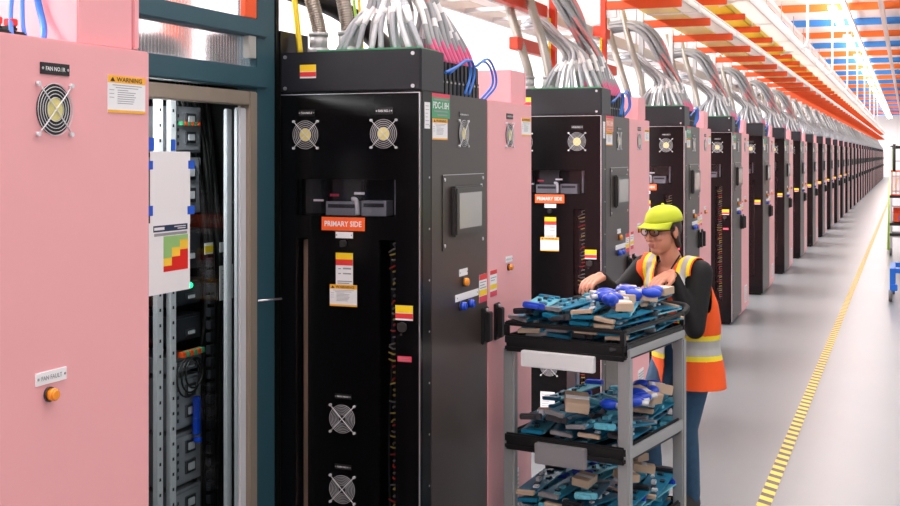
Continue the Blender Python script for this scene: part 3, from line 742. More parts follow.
SD = side_at(DX-0.019)
ps = thing('paper_sheet', 'blank white sheet taped with blue tape to the glass door', 'paper', (0, 0, 0))
b = MB(); b.bx(SD, 3.41, 3.652, 1.60, 1.862, 0, 0.0008); b.build('sheet', M['paper'], ps)
for (u, v, w, h) in ((3.402, 1.865, .03, .045), (3.395, 1.80, .03, .03), (3.53, 1.865, .03, .04), (3.64, 1.80, .04, .03), (3.39, 1.64, .035, .035), (3.635, 1.635, .045, .03)):
    k = MB(); k.bx(SD, u, u+w, v, v+h, 0.0008, 0.0014); k.build('tape', M['tape'], ps)
cs = thing('chart_sheet', 'white sheet with green, yellow and red stepped chart on the glass door', 'paper', (0, 0, 0))
b = MB(); b.bx(SD, 3.40, 3.648, 1.365, 1.615, 0.0015, 0.0025); b.build('sheet', M['paper'], cs)
b = MB()
b.bx(SD, 3.425, 3.632, 1.582, 1.604, 0.0025, 0.0029, 0); b.bx(SD, 3.43, 3.49, 1.588, 1.598, 0.0029, 0.0031, 4); b.bx(SD, 3.55, 3.62, 1.595, 1.598, 0.0029, 0.0031, 4); b.bx(SD, 3.57, 3.62, 1.588, 1.591, 0.0029, 0.0031, 4)
b.bx(SD, 3.43, 3.63, 1.567, 1.577, 0.0025, 0.0028, 5)
h = 0.0029
for i, (g, y_, rr) in enumerate(((0.62, 0.22, 0.16), (0.34, 0.26, 0.40), (0.14, 0.28, 0.58))):
    u0 = 3.485+0.05*i; v1 = 1.565; T = 0.125
    b.bx(SD, u0, u0+0.05, v1-T*g, v1, 0.0025, h, 1); b.bx(SD, u0, u0+0.05, v1-T*(g+y_), v1-T*g, 0.0025, h, 2); b.bx(SD, u0, u0+0.05, v1-T, v1-T*(g+y_), 0.0025, h, 3)
b.build('chart', [M['navy'], M['cgreen'], M['cyel'], M['cred'], M['paper'], M['print']], cs)
# the open rack behind the glass
RX = -2.62
rk = thing('server_rack', 'open server rack with grey modules and black cables behind the glass door', 'rack', (RX, 0.22, 0))
b = MB(); b.box(-0.75, -0.70, 2.3, 4.26, 0, 2.2); b.box(-0.7, 0.105, 4.02, 4.045, 0, 2.2); b.box(-0.7, 0.09, 2.3, 2.34, 0, 2.2); b.box(-0.7, 0.1, 2.34, 4.02, 2.16, 2.2); b.build('cabinet_shell', M['blackplastic'], rk)
for y in (3.505, 3.59):
    b = MB(); b.box(-0.02, 0.0, y, y+0.035, 0.05, 2.08)
    for i in range(34): b.bx(SIDE, y+0.012, y+0.022, 0.1+0.058*i, 0.112+0.058*i, 0.0, 0.0012, 1)
    b.build('mounting_rail', [M['silver'], M['ink']], rk)
def module(z, h, y0=3.64, y1=3.84, m='equip', ports=2):
    b = MB(); b.box(-0.4, -0.03, y0, y1, z, z+h, 0); b.box(-0.03, -0.018, y0+0.01, y1-0.03, z+0.01, z+h-0.01, 0)
    for i in range(ports):
        a = z+h*(0.2+0.4*i)
        b.bx(SIDE, y0+0.07, y0+0.14, a, a+h*0.26, -0.018, -0.012, 1); b.bx(SIDE, y0+0.085, y0+0.125, a+h*0.06, a+h*0.2, -0.012, -0.006, 2)
    for i in range(5): b.bx(SIDE, y0+0.015, y0+0.03, z+h*(0.15+0.15*i), z+h*(0.23+0.15*i), -0.018, -0.016, 1)
    return b.build('server_module', [M[m], M['equipdark'], M['silver']], rk, 0.002)
for z, h in ((0.12, 0.2), (0.34, 0.2), (0.56, 0.2), (0.78, 0.2), (1.0, 0.06), (1.62, 0.22), (1.86, 0.18)): module(z, h)
for z, h in ((1.12, 0.1), (1.26, 0.1), (1.40, 0.16)): module(z, h, m='equipdark', ports=1)
for z, h in ((0.3, 0.5), (0.9, 0.5), (1.5, 0.5)): module(z, h, 3.30, 3.47, 'equipdark', 2)
b = MB()
for i in range(6): b.box(-0.018, 0.01, 3.66+0.026*i, 3.68+0.026*i, 1.065, 1.085, i % 2)
for i in range(6): b.box(-0.018, 0.005, 3.66+0.022*i, 3.675+0.022*i, 1.965, 1.98, 1-i % 2)
b.build('connector_row', [M['steel'], M['green']], rk)
b = MB(); b.ball((0.0, 3.72, 1.34), 0.012); b.build('green_light', M['lcdgreen'], rk)
b = MB(); b.box(-0.01, 0.005, 3.98, 4.02, 1.0, 1.04); b.build('green_strip', M['green'], rk)
r = random.Random(17)
for i in range(11):
    y = 3.86+0.014*i; b = MB()
    b.tube(bez([(-0.12, y-0.09+0.012*i, 2.15), (-0.06+r.uniform(-.03, .03), y-0.05, 1.85), (-0.03+r.uniform(-.02, .02), y+r.uniform(-.03, .02), 1.4), (-0.05, y+r.uniform(-.02, .02), 0.9), (-0.06, y, 0.05)], 8), 0.013, 8)
    b.build('black_cable', M['blackplastic'], rk)
for i in range(3):
    b = MB(); b.ring(Fr((0.012+0.006*i, 0, 0), (0, 1, 0), (0, 0, 1), (1, 0, 0)), 3.69+0.012*i, 0.985+0.008*i, 0, 0.075-0.008*i, 0.004, 24); b.build('cable_loop', M['blackplastic'], rk)
b = MB(); b.box(0.0, 0.02, 3.735, 3.765, 0.75, 0.9); b.box(0.0, 0.03, 3.74, 3.76, 0.72, 0.74); b.build('blue_plug', M['bluebtn'], rk, 0.003)
SR = side_at(0.02)
label('yellow_tag', rk, SR, 3.79, 3.85, 1.455, 1.50, M['white'], [(0.15, 0.75, M['yellow'])])
label('white_tag', rk, SR, 3.90, 3.945, 1.455, 1.495, M['white'])
label('white_notice', rk, SR, 3.90, 4.0, 1.26, 1.40, M['white'], lines=fine(6, 0.15, 0.85, 0.2, 0.85, r))
b = MB()
for i in range(26): b.box(-0.01, 0.012, 3.845, 3.88, 0.2+0.05*i, 0.235+0.05*i)
b.build('outlet_strip', M['equipdark'], rk, 0.002)
b = MB(); b.box(-3.02, -2.92, 4.30, 4.42, 2.2, 3.4); tag(b.build('steel_post', M['steel'], None, 0.004), 'orange steel post seen blurred through the clear panel over the door', 'steel post')
b = MB(); b.tube(bez([(-2.85, 3.3, 2.25), (-2.9, 3.7, 2.26), (-2.84, 4.05, 2.3), (-2.9, 4.25, 2.26)], 8), 0.05, 10); tag(b.build('cable_bundle', M['blackplastic']), 'dark cable bundle lying behind the clear panel over the door', 'cables')
# strap and black hose left of the first top box
b = MB(); b.tube(bez([(-2.36, 4.36, 2.27), (-2.375, 4.36, 2.4), (-2.40, 4.36, 2.6), (-2.42, 4.36, 2.8)], 5), 0.012, 6); tag(b.build('yellow_strap', M['raceyel']), 'yellow strap standing on the left end of the nearest black top box', 'strap')
b = MB(); b.tube(bez([(-2.3, 5.2, 2.3), (-2.32, 5.0, 2.4), (-2.42, 4.8, 2.52), (-2.6, 4.6, 2.6)], 6), 0.05, 10); tag(b.build('black_hose', M['blackplastic']), 'thick black hose behind the yellow strap over the nearest black cabinet', 'hose')
for i, mm in enumerate(('raceyel', 'lime')):
    b = MB(); b.tube(bez([(-2.12-0.015*i, 4.46, 2.272), (-2.13-0.02*i, 4.46, 2.4), (-2.16-0.03*i, 4.47, 2.7)], 5), 0.006, 6); tag(b.build('earth_wire', M[mm]), '%s wire rising beside the conduits of the nearest black cabinet' % ('yellow', 'light green')[i], 'wire')

# ------------------------------------------------------------------ the trolley and its load
CR = math.radians(-10); CW, CL = 0.58, 0.74
near = Vector((-1.12, 4.93, 0)); cx = near+Vector((-0.985*CW/2, 0.174*CW/2, 0))
cart = thing('utility_cart', 'black three-shelf cart with silver posts loaded with teal modules, pushed by the person', 'cart', tuple(cx), CR)
def shelf(z, hw):
    b = MB(); x = CW/2
    b.box(-x, x, 0, CL, z, z+0.03); b.box(-x, x, 0, 0.022, z+0.03, z+hw); b.box(-x, x, CL-0.022, CL, z+0.03, z+hw)
    b.box(-x, -x+0.022, 0.022, CL-0.022, z+0.03, z+hw); b.box(x-0.022, x, 0.022, CL-0.022, z+0.03, z+hw)
    return b.build('shelf', M['tray'], cart, 0.008)
for z in (0.14, 0.53, 0.97): shelf(z, 0.075)
for sx in (-1, 1):
    for y in (0.04, CL-0.04):
        b = MB(); b.box(sx*(CW/2-0.012)-0.028, sx*(CW/2-0.012)+0.028, y-0.022, y+0.022, 0.14, 0.985); b.build('post', M['post'], cart, 0.008)
for (x0, x1, y0, y1) in ((-CW/2, CW/2, 0.0, 0.02), (CW/2-0.02, CW/2, 0.02, CL), (-CW/2, -CW/2+0.02, 0.02, CL)):
    b = MB(); b.box(x0, x1, y0, y1, 1.085, 1.105); b.build('guard_rail', M['tray'], cart, 0.006)
for sx in (-1, 1):
    for y in (0, CL-0.02):
        b = MB(); b.box(sx*(CW/2-0.01)-0.01, sx*(CW/2-0.01)+0.01, y, y+0.02, 1.04, 1.09); b.build('rail_post', M['tray'], cart)
b = MB(); b.tube(bez([(-CW/2+0.03, CL, 1.07), (-CW/2+0.03, CL+0.08, 1.12), (0, CL+0.09, 1.125), (CW/2-0.03, CL+0.08, 1.12), (CW/2-0.03, CL, 1.07)], 6), 0.014, 10); b.build('push_handle', M['tray'], cart)
for z in (0.60, ):
    b = MB(); b.box(CW/2, CW/2+0.012, 0.03, CL-0.03, z-0.05, z+0.0); b.build('side_strip', M['post'], cart, 0.003)
b = MB(); b.box(CW/2, CW/2+0.012, 0.03, CL-0.03, 0.985, 1.02); b.build('side_strip', M['post'], cart, 0.003)
b = MB(); b.box(-0.19, 0.16, -0.03, -0.001, 0.915, 0.985); b.build('label_holder', M['white'], cart, 0.003)
b = MB(); b.box(-0.12, 0.12, -0.035, -0.001, 0.495, 0.585); b.build('label_holder', M['clearbox'], cart, 0.003)
for sx in (-1, 1):
    for y in (0.09, CL-0.09):
        b = MB(); b.cyl((sx*0.22-0.015, y, 0.055), (sx*0.22+0.015, y, 0.055), 0.055, 20); ww = b.build('wheel', M['rubber'], cart)
        b = MB(); b.box(sx*0.22-0.024, sx*0.22-0.018, y-0.02, y+0.02, 0.05, 0.14); b.box(sx*0.22+0.018, sx*0.22+0.024, y-0.02, y+0.02, 0.05, 0.14); b.box(sx*0.22-0.024, sx*0.22+0.024, y-0.025, y+0.025, 0.12, 0.141); b.build('caster_fork', M['post'], ww)
def board_mesh(m):
    b = MB(); b.box(-0.055, 0.055, -0.16, 0.16, 0, 0.006, 0)
    r = random.Random(m)
    for i in range(7):
        x, y = r.uniform(-0.04, 0.02), -0.14+0.04*i; b.box(x, x+r.uniform(0.015, 0.03), y, y+r.uniform(0.015, 0.03), 0.006, r.uniform(0.012, 0.024), 1 if i % 2 else 2)
    return b
bd = []
for i, (m, a, c) in enumerate((('pcb', 'equipdark', 'pcblite'), ('pcblite', 'equipdark', 'pcb'), ('pcb', 'white', 'equipdark'))):
    me = board_mesh(i).mesh('circuit_module', [M[m], M[a], M[c]], 0.001)
    k = MB(); k.box(-0.05, 0.05, 0.15, 0.18, -0.002, 0.024); k.box(-0.03, 0.03, 0.18, 0.205, 0.002, 0.018); hd = k.mesh('end_handle', [M[('pcblite', 'blueplug', 'equipdark')[i]]], 0.004)
    k = MB(); k.box(-0.05, 0.05, -0.175, -0.15, -0.001, 0.016); cn = k.mesh('edge_connector', [M[('clearbox', 'pcb', 'tan')[i]]], 0.002)
    bd.append((me, hd, cn))
CMx = Matrix.Translation(cx) @ Matrix.Rotation(CR, 4, 'Z')
def put(me, name, lab, cat, group, x, y, z, rx, ry, rz, childs=()):
    o = link(name, me); tag(o, lab, cat, group)
    o.matrix_world = CMx @ Matrix.Translation((x, y, z)) @ Euler((rx, ry, rz)).to_matrix().to_4x4()
    for n_, m_ in childs: link(n_, m_, o)
    return o
r = random.Random(33)
def heap(z0, layers, where, cols=4, hmax=0.03):
    for L in range(layers):
        for j in range(2 if L < layers-1 else 2):
            for i in range(cols):
                if L == layers-1 and r.random() < 0.3: continue
                x = -CW/2+0.085+(CW-0.17)*i/(cols-1)+r.uniform(-.02, .02); y = 0.205+0.33*j+0.02*(L % 2)+r.uniform(-.02, .02)
                me, hd, cn = bd[r.randrange(3)]; fl = r.random() < 0.3
                put(me, 'circuit_module', 'teal circuit module in the heap on the cart\'s %s shelf' % where, 'circuit module', 'teal modules on the %s shelf' % where,
                    x, y, z0+hmax*L+r.uniform(0, 0.006), r.uniform(-.06, .06)+0.05*(L > 1), r.uniform(-.15, .15), r.uniform(-.28, .28)+(PI if fl else 0), (('end_handle', hd), ('edge_connector', cn)))
heap(1.012, 6, 'top'); heap(0.572, 4, 'middle', 4, 0.04); heap(0.182, 5, 'bottom', 4, 0.04)
k = MB(); k.box(-0.04, 0.04, -0.05, 0.05, 0, 0.035); tb_ = k.mesh('cardboard_box', [M['tan']], 0.002)
k = MB(); k.box(-0.04, 0.04, -0.012, 0.012, 0.035, 0.0362); tp_ = k.mesh('box_tape', [M['white']])
k = MB(); k.ball((0, 0, 0.022), 0.05, 0.034, 0.024); bp_ = k.mesh('cable_plug', [M['blueplug']])
k = MB(); k.tube([(0.04, 0, 0.02), (0.075, 0.0, 0.02)], 0.012, 8); bt_ = k.mesh('plug_tip', [M['silver']])
spots = [(0.17, 0.28, 1.205), (0.24, 0.40, 1.2), (0.08, 0.54, 1.21), (0.22, 0.62, 1.205), (0.23, 0.12, 1.19)]
words = ['front right', 'right edge', 'back middle', 'back right corner', 'front right corner']
for i, (x, y, z) in enumerate(spots):
    put(tb_, 'cardboard_box', 'small tan cardboard box on top of the load, cart\'s top shelf, %s' % words[i], 'box', 'tan boxes on the top shelf', x, y, z-0.012, r.uniform(-.1, .1), r.uniform(-.1, .1), r.uniform(-1, 1), (('box_tape', tp_),))
for i in range(12):
    put(bp_, 'cable_plug', 'royal blue plug lying on the load of the cart\'s top shelf', 'plug', 'blue plugs on the top shelf', r.uniform(0.06, 0.27), 0.07+0.042*i+r.uniform(-.03, .03), 1.19+r.uniform(0, .015), r.uniform(-.2, .2), r.uniform(-.2, .2), r.uniform(-3, 3), (('plug_tip', bt_),))
for i, (x, y, z) in enumerate(((0.02, 0.10, 0.735), (0.22, 0.40, 0.735), (0.2, 0.58, 0.735))):
    o = put(tb_, 'cardboard_box', 'tan cardboard box on the cart\'s middle shelf, %s' % ('at the front', 'halfway along', 'at the back')[i], 'box', 'tan boxes on the middle shelf', x, y, z, 0.25, 0.1, 0.5+i, (('box_tape', tp_),))
    o.scale = (1.3, 1.3, 1.3)
for i in range(9):
    put(bp_, 'cable_plug', 'royal blue plug lying on the load of the cart\'s middle shelf', 'plug', 'blue plugs on the middle shelf', r.uniform(0.15, 0.26), 0.1+0.06*i, 0.74+r.uniform(0, .015), r.uniform(-.2, .2), r.uniform(-.2, .2), r.uniform(-3, 3), (('plug_tip', bt_),))
for i in range(4):
    o = put(tb_, 'cardboard_box', 'tan cardboard box on the cart\'s bottom shelf, %s from the front' % nth(i+1), 'box', 'tan boxes on the bottom shelf', (0.05, 0.18, 0.2, 0.1)[i], 0.12+0.16*i, 0.395, 0.1, 0.1, i, (('box_tape', tp_),))

# ------------------------------------------------------------------ the person
PR = math.radians(-24); PO = Vector((-1.107, 6.0, 0))
per = thing('person', 'person in lime cap and orange hi-vis vest pushing the loaded cart', 'person', tuple(PO), PR)
inv = (Matrix.Translation(PO) @ Matrix.Rotation(PR, 4, 'Z')).inverted()
def L(x, y, z): return inv @ Vector((x, y, z))
def remesh(name, mb, voxel, smooth=6, fac=0.5):
    me = mb.mesh(name+'_raw', [])
    o = bpy.data.objects.new('tmp', me); COL.objects.link(o)
    m = o.modifiers.new('r', 'REMESH'); m.mode = 'VOXEL'; m.voxel_size = voxel; m.use_smooth_shade = True
    s = o.modifiers.new('s', 'SMOOTH'); s.iterations = smooth; s.factor = fac
    dg = bpy.context.evaluated_depsgraph_get(); dg.update()
    out = bpy.data.meshes.new_from_object(o.evaluated_get(dg)); out.name = name
    bpy.data.objects.remove(o); bpy.data.meshes.remove(me)
    return out
# joints in the person's own frame (facing -y; +x is picture right)
SHl, SHr = Vector((-0.178, 0.0, 1.270)), Vector((0.155, 0.0, 1.262))
HPl, HPr = Vector((-0.085, 0.11, 0.82)), Vector((0.06, 0.11, 0.82))
KNl, KNr = Vector((-0.10, -0.10, 0.46)), Vector((0.01, 0.08, 0.45))
ANl, ANr = Vector((-0.10, -0.04, 0.09)), Vector((-0.02, 0.17, 0.09))
WRl, WRr = L(-1.45, 5.83, 1.235), L(-1.09, 5.83, 1.262)
ELl, ELr = L(-1.42, 6.05, 1.11), L(-0.98, 5.87, 0.99)
HC = Vector((-0.02, -0.075, 1.468))
HR = Matrix.Rotation(math.radians(-8), 3, 'Z') @ Matrix.Rotation(math.radians(6), 3, 'X')
def hp(x, y, z): return HC+HR @ Vector((x, y, z))
TOR = [(0, .115, .74, .15, .11), (0, .11, .82, .17, .118), (0, .09, .90, .165, .11), (0, .065, 1.0, .142, .10), (0, .04, 1.1, .148, .108), (0, .015, 1.19, .16, .105), (0, .0, 1.26, .145, .08), (0, -.005, 1.305, .085, .06)]
def torso(b, off, rings=TOR): b.loft([(x, y, z, rx+off, ry+off) for x, y, z, rx, ry in rings], 28)
def fingers(b, wr, fwd, down, side, th):
    """palm, four unequal bent fingers and a side thumb; fwd along the hand, down toward the load"""
    fwd, down = fwd.normalized(), down.normalized(); across = fwd.cross(down).normalized()*side
    pc = wr+fwd*0.05
    for i in range(4):
        a = wr+across*(0.026-0.0175*i)+fwd*0.012; k = pc+across*(0.033-0.022*i)+fwd*0.035
        b.caps([a, k], [0.017, 0.0125])
        ln = (0.9, 1.05, 1.0, 0.8)[i]
        p1 = k+fwd*0.034*ln+down*0.006; p2 = p1+fwd*0.018*ln+down*0.018*ln; p3 = p2+fwd*0.004+down*0.02*ln
        b.caps([k, p1, p2, p3], [0.0098, 0.0088, 0.008, 0.007])
    t0 = wr+across*0.026+fwd*0.02; t1 = t0+across*0.028+fwd*0.028+down*0.008; t2 = t1+fwd*0.03+across*0.004+down*0.01; t3 = t2+fwd*0.02-across*0.006+down*0.012
    b.caps([t0, t1, t2, t3], [0.015, 0.0115, 0.0098, 0.008])
body = MB()
torso(body, -0.012)
body.caps([Vector((0, 0.0, 1.28)), Vector((-0.01, -0.035, 1.36)), hp(0, 0.02, -0.04)], [0.058, 0.05, 0.052])
for S, E, Wr in ((SHl, ELl, WRl), (SHr, ELr, WRr)):
    body.caps([S, S.lerp(E, 0.5), E, E.lerp(Wr, 0.4), Wr], [0.05, 0.043, 0.036, 0.036, 0.025])
for Hp, Kn, An in ((HPl, KNl, ANl), (HPr, KNr, ANr)):
    body.caps([Hp, Hp.lerp(Kn, 0.5), Kn, Kn.lerp(An, 0.35), An], [0.085, 0.07, 0.05, 0.05, 0.034])
    body.caps([An+Vector((0, 0, -0.04)), An+Vector((0, -0.13, -0.055))], [0.035, 0.026])
fingers(body, WRl, L(-1.50, 5.68, 1.2)-WRl, Vector((0, 0, -1)), -1, 0)
fingers(body, WRr, L(-1.17, 5.70, 1.215)-WRr, Vector((0, 0, -1)), 1, 0)
# head: skull, jaw, brow, nose, lips, chin, ears
body.ball(hp(0, 0.012, 0.03), 0.073, 0.092, 0.088, rot=HR, seg=28, rg=18); body.ball(hp(0, -0.018, -0.035), 0.062, 0.068, 0.082, rot=HR, seg=24, rg=16)
body.ball(hp(0, -0.045, -0.092), 0.034, 0.034, 0.024, rot=HR); body.ball(hp(0, -0.07, 0.028), 0.05, 0.018, 0.012, rot=HR)
body.caps([hp(0, -0.084, 0.012), hp(0, -0.10, -0.018), hp(0, -0.106, -0.030)], [0.008, 0.010, 0.0125])
for s in (-1, 1):
    body.ball(hp(0.012*s, -0.093, -0.033), 0.0085, rot=HR); body.ball(hp(0.035*s, -0.066, -0.022), 0.022, 0.02, 0.02, rot=HR)
    body.ball(hp(0.077*s, 0.016, -0.008), 0.009, 0.019, 0.032, rot=HR)
body.ball(hp(0, -0.084, -0.058), 0.024, 0.011, 0.006, rot=HR); body.ball(hp(0, -0.083, -0.069), 0.021, 0.011, 0.007, rot=HR)
bme = remesh('body', body, 0.0042, 5)
bme.materials.append(M['skin']); bme.materials.append(M['lip'])
HI = HR.transposed()
for p in bme.polygons:
    q = HI @ (p.center-HC)
    if abs(q.x) < 0.023 and q.y < -0.082 and -0.074 < q.z < -0.054: p.material_index = 1
    p.use_smooth = True
bo_ = link('body', bme, per)
for s in (-1, 1):
    b = MB(); b.ball(hp(0.031*s, -0.076, 0.008), 0.0115, 0.0105, 0.0095, mi=0, rot=HR); b.ball(hp(0.031*s-0.001, -0.0845, 0.007), 0.0052, 0.003, 0.0052, mi=1, rot=HR); b.build('eye', [M['white'], M['hair']], per)
    b = MB(); b.caps([hp(0.016*s, -0.089, 0.033), hp(0.032*s, -0.087, 0.037), hp(0.048*s, -0.076, 0.034)], [0.003, 0.0035, 0.0025]); b.build('eyebrow', M['hair'], per)
hb = MB()
hb.ball(hp(0, 0.026, 0.028), 0.078, 0.086, 0.088, rot=HR, seg=24, rg=16); hb.ball(hp(0, 0.055, -0.05), 0.058, 0.045, 0.07, rot=HR); hb.ball(hp(0, 0.105, 0.0), 0.03, 0.032, 0.045, rot=HR)
for s in (-1, 1): hb.caps([hp(0.07*s, 0.0, 0.03), hp(0.073*s, 0.02, -0.03), hp(0.06*s, 0.05, -0.08)], [0.014, 0.012, 0.014])
hme = remesh('hair', hb, 0.006, 5); hme.materials.append(M['hair']); link('hair', hme, per)
# cap with a curved brim
cb = MB(); n = 32; k0 = 0
rings = []
for i in range(9):
    th = PI/2*i/8; rings.append((math.cos(th), math.sin(th)))
vs = []
for (cr, sr) in rings:
    for j in range(n):
        a = 2*PI*j/n; vs.append(hp(0.087*cr**0.8*math.cos(a), 0.018+0.107*cr**0.8*math.sin(a), 0.046+0.082*sr**0.9))
fs = [(i*n+j, i*n+(j+1) % n, (i+1)*n+(j+1) % n, (i+1)*n+j) for i in range(8) for j in range(n)]
cb.add(vs, fs, 0, True)
cme = cb.mesh('cap', [M['cap']]); cap = link('cap', cme, per); md = cap.modifiers.new('t', 'SOLIDIFY'); md.thickness = 0.004
br = MB(); vs = []; K = 14
for i in range(6):
    f = i/5
    for j in range(K+1):
        a = -PI*0.92+PI*0.84*j/K
        x = 0.088*math.cos(a)*(1-0.02*f); y = 0.018+0.104*math.sin(a)-0.07*f*max(0, -math.sin(a))**0.7
        vs.append(hp(x, y, 0.05-0.012*f-0.022*(x/0.08)**2*f))
br.add(vs, [(i*(K+1)+j, i*(K+1)+j+1, (i+1)*(K+1)+j+1, (i+1)*(K+1)+j) for i in range(5) for j in range(K)], 0, True)
bo2 = br.build('brim', M['cap'], cap); md = bo2.modifiers.new('t', 'SOLIDIFY'); md.thickness = 0.004
b = MB(); b.ball(hp(0, 0.018, 0.13), 0.009, mi=0); b.build('cap_button', M['cap'], cap)
# safety glasses
g = MB()
for s in (-1, 1):
    g.tube([hp(s*(0.034+0.027*math.cos(a)), -0.099+0.014*abs(0.034+0.027*math.cos(a))/0.06*0.8, 0.006+0.019*math.sin(a)) for a in [2*PI*i/20 for i in range(21)]], 0.0026, 6)
    g.tube([hp(s*0.060, -0.086, 0.012), hp(s*0.077, -0.06, 0.012), hp(s*0.081, 0.0, 0.008), hp(s*0.08, 0.03, -0.004)], 0.0028, 6)
g.tube([hp(-0.008, -0.099, 0.012), hp(0, -0.101, 0.015), hp(0.008, -0.099, 0.012)], 0.003, 6)
go = g.build('safety_glasses', M['blackplastic'], per)
for s in (-1, 1):
    l_ = MB(); l_.add([hp(s*(0.034+0.026*math.cos(a)), -0.0985+0.014*abs(0.034+0.026*math.cos(a))/0.06*0.8, 0.006+0.018*math.sin(a)) for a in [2*PI*i/20 for i in range(20)]], [tuple(range(20))]); l_.build('lens', M['lens'], go)
# clothes
sh = MB(); torso(sh, 0.004)
sh.caps([SHl, Vector((0, 0.01, 1.275)), SHr], [0.062, 0.06, 0.062])
for S, E, Wr in ((SHl, ELl, WRl), (SHr, ELr, WRr)): sh.caps([S, S.lerp(E, 0.5), E, E.lerp(Wr, 0.5), E.lerp(Wr, 0.93)], [0.066, 0.058, 0.05, 0.046, 0.037])
sme = remesh('shirt', sh, 0.0075, 6)
bm = bmesh.new(); bm.from_mesh(sme)
bmesh.ops.delete(bm, geom=[f for f in bm.faces if (lambda c: c.y < 0 and c.z > 1.15 and abs(c.x) < 0.02+(c.z-1.15)*0.4)(f.calc_center_median())], context='FACES')
bm.to_mesh(sme); bm.free(); sme.materials.append(M['shirt']); link('shirt', sme, per)
jn = MB(); jn.loft([(x, y, z, rx+0.006, ry+0.006) for x, y, z, rx, ry in TOR[:4]], 28)
for Hp, Kn, An in ((HPl, KNl, ANl), (HPr, KNr, ANr)): jn.caps([Hp, Hp.lerp(Kn, 0.5), Kn, Kn.lerp(An, 0.4), An+Vector((0, 0, 0.0))], [0.1, 0.086, 0.068, 0.066, 0.056])
jme = remesh('jeans', jn, 0.009, 5); jme.materials.append(M['denim']); link('jeans', jme, per)
for An in (ANl, ANr):
    s = MB(); z = An.z-0.09
    s.loft([(An.x, An.y-0.055, z+0.0, .048, .135), (An.x, An.y-0.055, z+0.03, .05, .14), (An.x, An.y-0.045, z+0.055, .046, .125), (An.x, An.y-0.01, z+0.085, .044, .075), (An.x, An.y, z+0.11, .043, .055)], 24)
    so = remesh('shoe', s, 0.007, 3); so.materials.append(M['shoe']); o = link('shoe', so, per)
    s = MB(); s.loft([(An.x, An.y-0.055, z-0.0, .05, .138), (An.x, An.y-0.055, z+0.022, .051, .141)], 28); s.build('sole', M['whitepaint'], o)
VR = [(0.02, .10, .66, .205, .16), (0.015, .105, .76, .196, .155), (0.005, .095, .88, .185, .145), (0.02, .075, 1.0, .19, .145), (0.02, .05, 1.1, .19, .14), (0.008, .015, 1.19, .188, .13), (0, .0, 1.265, .158, .098), (0, -.005, 1.312, .1, .075)]
v = MB(); v.loft(VR, 32); v.caps([SHl+Vector((0.02, 0, 0)), Vector((0, 0.01, 1.28)), SHr-Vector((0.02, 0, 0))], [0.078, 0.075, 0.078])
vme = remesh('vest', v, 0.0065, 8)
bm = bmesh.new(); bm.from_mesh(vme)
kill = []
for f in bm.faces:
    c = f.calc_center_median(); x, y, z = c
    arm = abs(x) > 0.168 and z > 1.085 and z < 1.34 and (abs(x) > 0.186 or abs(y-0.01) < 0.07)
    if x > 0:
        t_ = max(0.0, min(1.0, (c-SHr).dot(ELr-SHr)/(ELr-SHr).length_squared)); dd = (c-(SHr+(ELr-SHr)*t_)).length
        arm = z > 1.07 and y < 0.09 and dd < 0.074 and (x > 0.15 or t_ > 0.12)
    neck = (x+0.005)**2+(y+0.0)**2 < 0.082**2 and z > 1.28
    vneck = y < 0.03 and abs(x) < 0.012+max(0, (z-1.08))*0.2
    openf = y < 0.0 and abs(x-0.0) < 0.012+max(0, 0.95-z)*0.10 and z < 1.09
    if arm or neck or vneck or openf or z < 0.668: kill.append(f)
bmesh.ops.delete(bm, geom=kill, context='FACES')
for _ in range(8):
    bmesh.ops.smooth_vert(bm, verts=[v_ for v_ in bm.verts if v_.is_boundary], factor=0.5, use_axis_x=True, use_axis_y=True, use_axis_z=True)
bm.to_mesh(vme); bm.free()
for m in ('vest', 'vestyel', 'vestsil'): vme.materials.append(M[m])
for p in vme.polygons:
    x, y, z = p.center; p.use_smooth = True; mi = 0
    if z > 0.94:
        a = abs(abs(x)-0.105)
        mi = 2 if a < 0.017 else 1 if a < 0.036 else 0
    if 0.815 < z < 0.945: mi = 1
    if 0.84 < z < 0.92: mi = 2
    p.material_index = mi
vo = link('vest', vme, per); md = vo.modifiers.new('t', 'SOLIDIFY'); md.thickness = 0.005
b = MB(); b.tube(bez([(-0.05, -0.02, 1.345), (-0.045, -0.10, 1.27), (-0.02, -0.125, 1.18), (0.0, -0.118, 1.1)], 5), 0.004, 6); b.tube(bez([(0.05, -0.02, 1.345), (0.045, -0.10, 1.27), (0.02, -0.125, 1.18), (0.0, -0.118, 1.1)], 5), 0.004, 6); b.build('lanyard', M['shirt'], per)

# ------------------------------------------------------------------ things at the right edge of the aisle
st = thing('step_ladder', 'lime green step ladder standing in the aisle at the right edge', 'ladder', (-0.36, 24.5, 0))
for sx in (-1, 1):
    b = MB(); b.tube([(sx*0.2+0.22, -0.25, 0.02), (sx*0.15+0.22, 0.0, 2.0)], 0.035, 8); b.build('front_rail', M['lime'], st)
    b = MB(); b.tube([(sx*0.2+0.22, 0.45, 0.02), (sx*0.15+0.22, 0.04, 1.96)], 0.022, 8); b.build('rear_rail', M['steel'], st)
for i in range(6):
    b = MB(); z = 0.28+0.29*i; y = -0.25+0.25*z/2; b.box(0.22-0.2+0.025*z, 0.22+0.2-0.025*z, y-0.04, y+0.05, z-0.015, z+0.015); b.build('step', M['galv'], st)
b = MB(); b.box(0.04, 0.4, -0.06, 0.1, 1.97, 2.03); b.build('top_cap', M['blackplastic'], st, 0.01)
tr = thing('rolling_rack', 'tall white rolling rack with black shelves and orange bins beside the ladder', 'rolling rack', (-0.13, 23.2, 0))
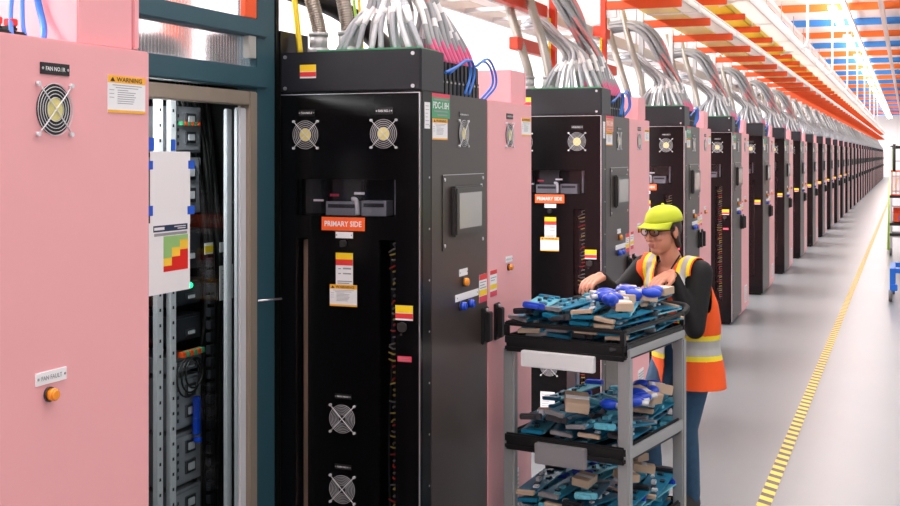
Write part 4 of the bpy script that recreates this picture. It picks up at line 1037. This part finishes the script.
for x in (-0.16, 0.5):
    for y in (0, 0.5):
        b = MB(); b.cyl((x, y, 0.12), (x, y, 2.0 if x < 0 else 1.6), 0.022, 8); b.build('post', M['whitepaint'], tr)
        b = MB(); b.cyl((x-0.02, y, 0.07), (x+0.02, y, 0.07), 0.07, 16); b.build('wheel', M['rubber'], tr)
for z in (0.36, 0.55, 1.06):
    b = MB(); b.box(-0.18, 0.52, -0.03, 0.53, z, z+0.05); b.build('shelf', M['blackplastic'], tr, 0.005)
b = MB(); b.cyl((-0.1, -0.05, 1.55), (-0.1, -0.05, 2.05), 0.025, 8); b.build('black_pole', M['blackplastic'], tr)
for i, (z0, z1, x0, x1) in enumerate(((0.78, 1.0, -0.12, 0.3), (1.12, 1.5, 0.1, 0.45))):
    bn = thing('orange_bin', '%s orange bin on the rolling rack at the right edge' % ('lower', 'upper')[i], 'bin', (-0.13, 23.2, 0.61 if i == 0 else 1.11))
    b = MB(); hh = 0.26 if i == 0 else 0.36; b.box(x0, x1, 0, 0.4, 0, 0.01); b.box(x0, x0+0.01, 0, 0.4, 0, hh); b.box(x1-0.01, x1, 0, 0.4, 0, hh); b.box(x0, x1, 0, 0.01, 0, hh*0.7); b.box(x0, x1, 0.39, 0.4, 0, hh); b.build('bin_body', M['steel'], bn)
    b = MB(); b.box(x0-0.01, x1+0.01, -0.012, 0.0, hh*0.68, hh*0.75); b.build('rim', M['steelred'], bn)
bc = thing('cage_frame', 'orange wire cage standing on the top shelf of the rolling rack', 'cage', (-0.13, 23.2, 1.11))
b = MB()
for i in range(4): b.cyl((-0.14+0.07*i, -0.02, 0), (-0.14+0.07*i, -0.02, 0.45), 0.008, 6)
b.box(-0.16, 0.1, -0.03, -0.01, 0.43, 0.46); b.box(-0.16, 0.1, -0.03, -0.01, 0.0, 0.02); b.build('wire_grid', M['steel'], bc)
bb = MB(); bb.ball((-0.05, 23.1, 0.70), 0.1); tag(bb.build('blue_ball', M['bluepaint']), 'round blue container on the rolling rack at the right edge', 'container')
dl = thing('blue_dolly', 'blue tube dolly with grey caster at the right edge of the aisle', 'dolly', (-0.18, 15.9, 0))
b = MB(); b.box(-0.03, 0.03, -0.03, 0.03, 0.12, 0.42); b.box(0.0, 0.8, -0.02, 0.02, 0.36, 0.42); b.box(-0.02, 0.06, -0.05, 0.05, 0.14, 0.22); b.box(-0.03, 0.03, 0.0, 0.9, 0.36, 0.42); b.box(0.74, 0.8, -0.03, 0.03, 0.12, 0.37); b.box(-0.03, 0.03, 0.84, 0.9, 0.12, 0.37); b.box(0.74, 0.8, 0.84, 0.9, 0.12, 0.42); b.box(0.0, 0.8, 0.85, 0.89, 0.36, 0.42); b.box(0.74, 0.8, 0.0, 0.9, 0.36, 0.42); b.build('tube_frame', M['bluepaint'], dl, 0.006)
for x, y in ((0.77, 0), (0.0, 0.87), (0.77, 0.87)):
    b = MB(); b.cyl((x-0.022, y, 0.075), (x+0.022, y, 0.075), 0.075, 20); b.build('caster', M['rubber'], dl)
b = MB(); b.cyl((-0.045, 0, 0.075), (0.0, 0, 0.075), 0.075, 20); b.build('caster', M['rubber'], dl)
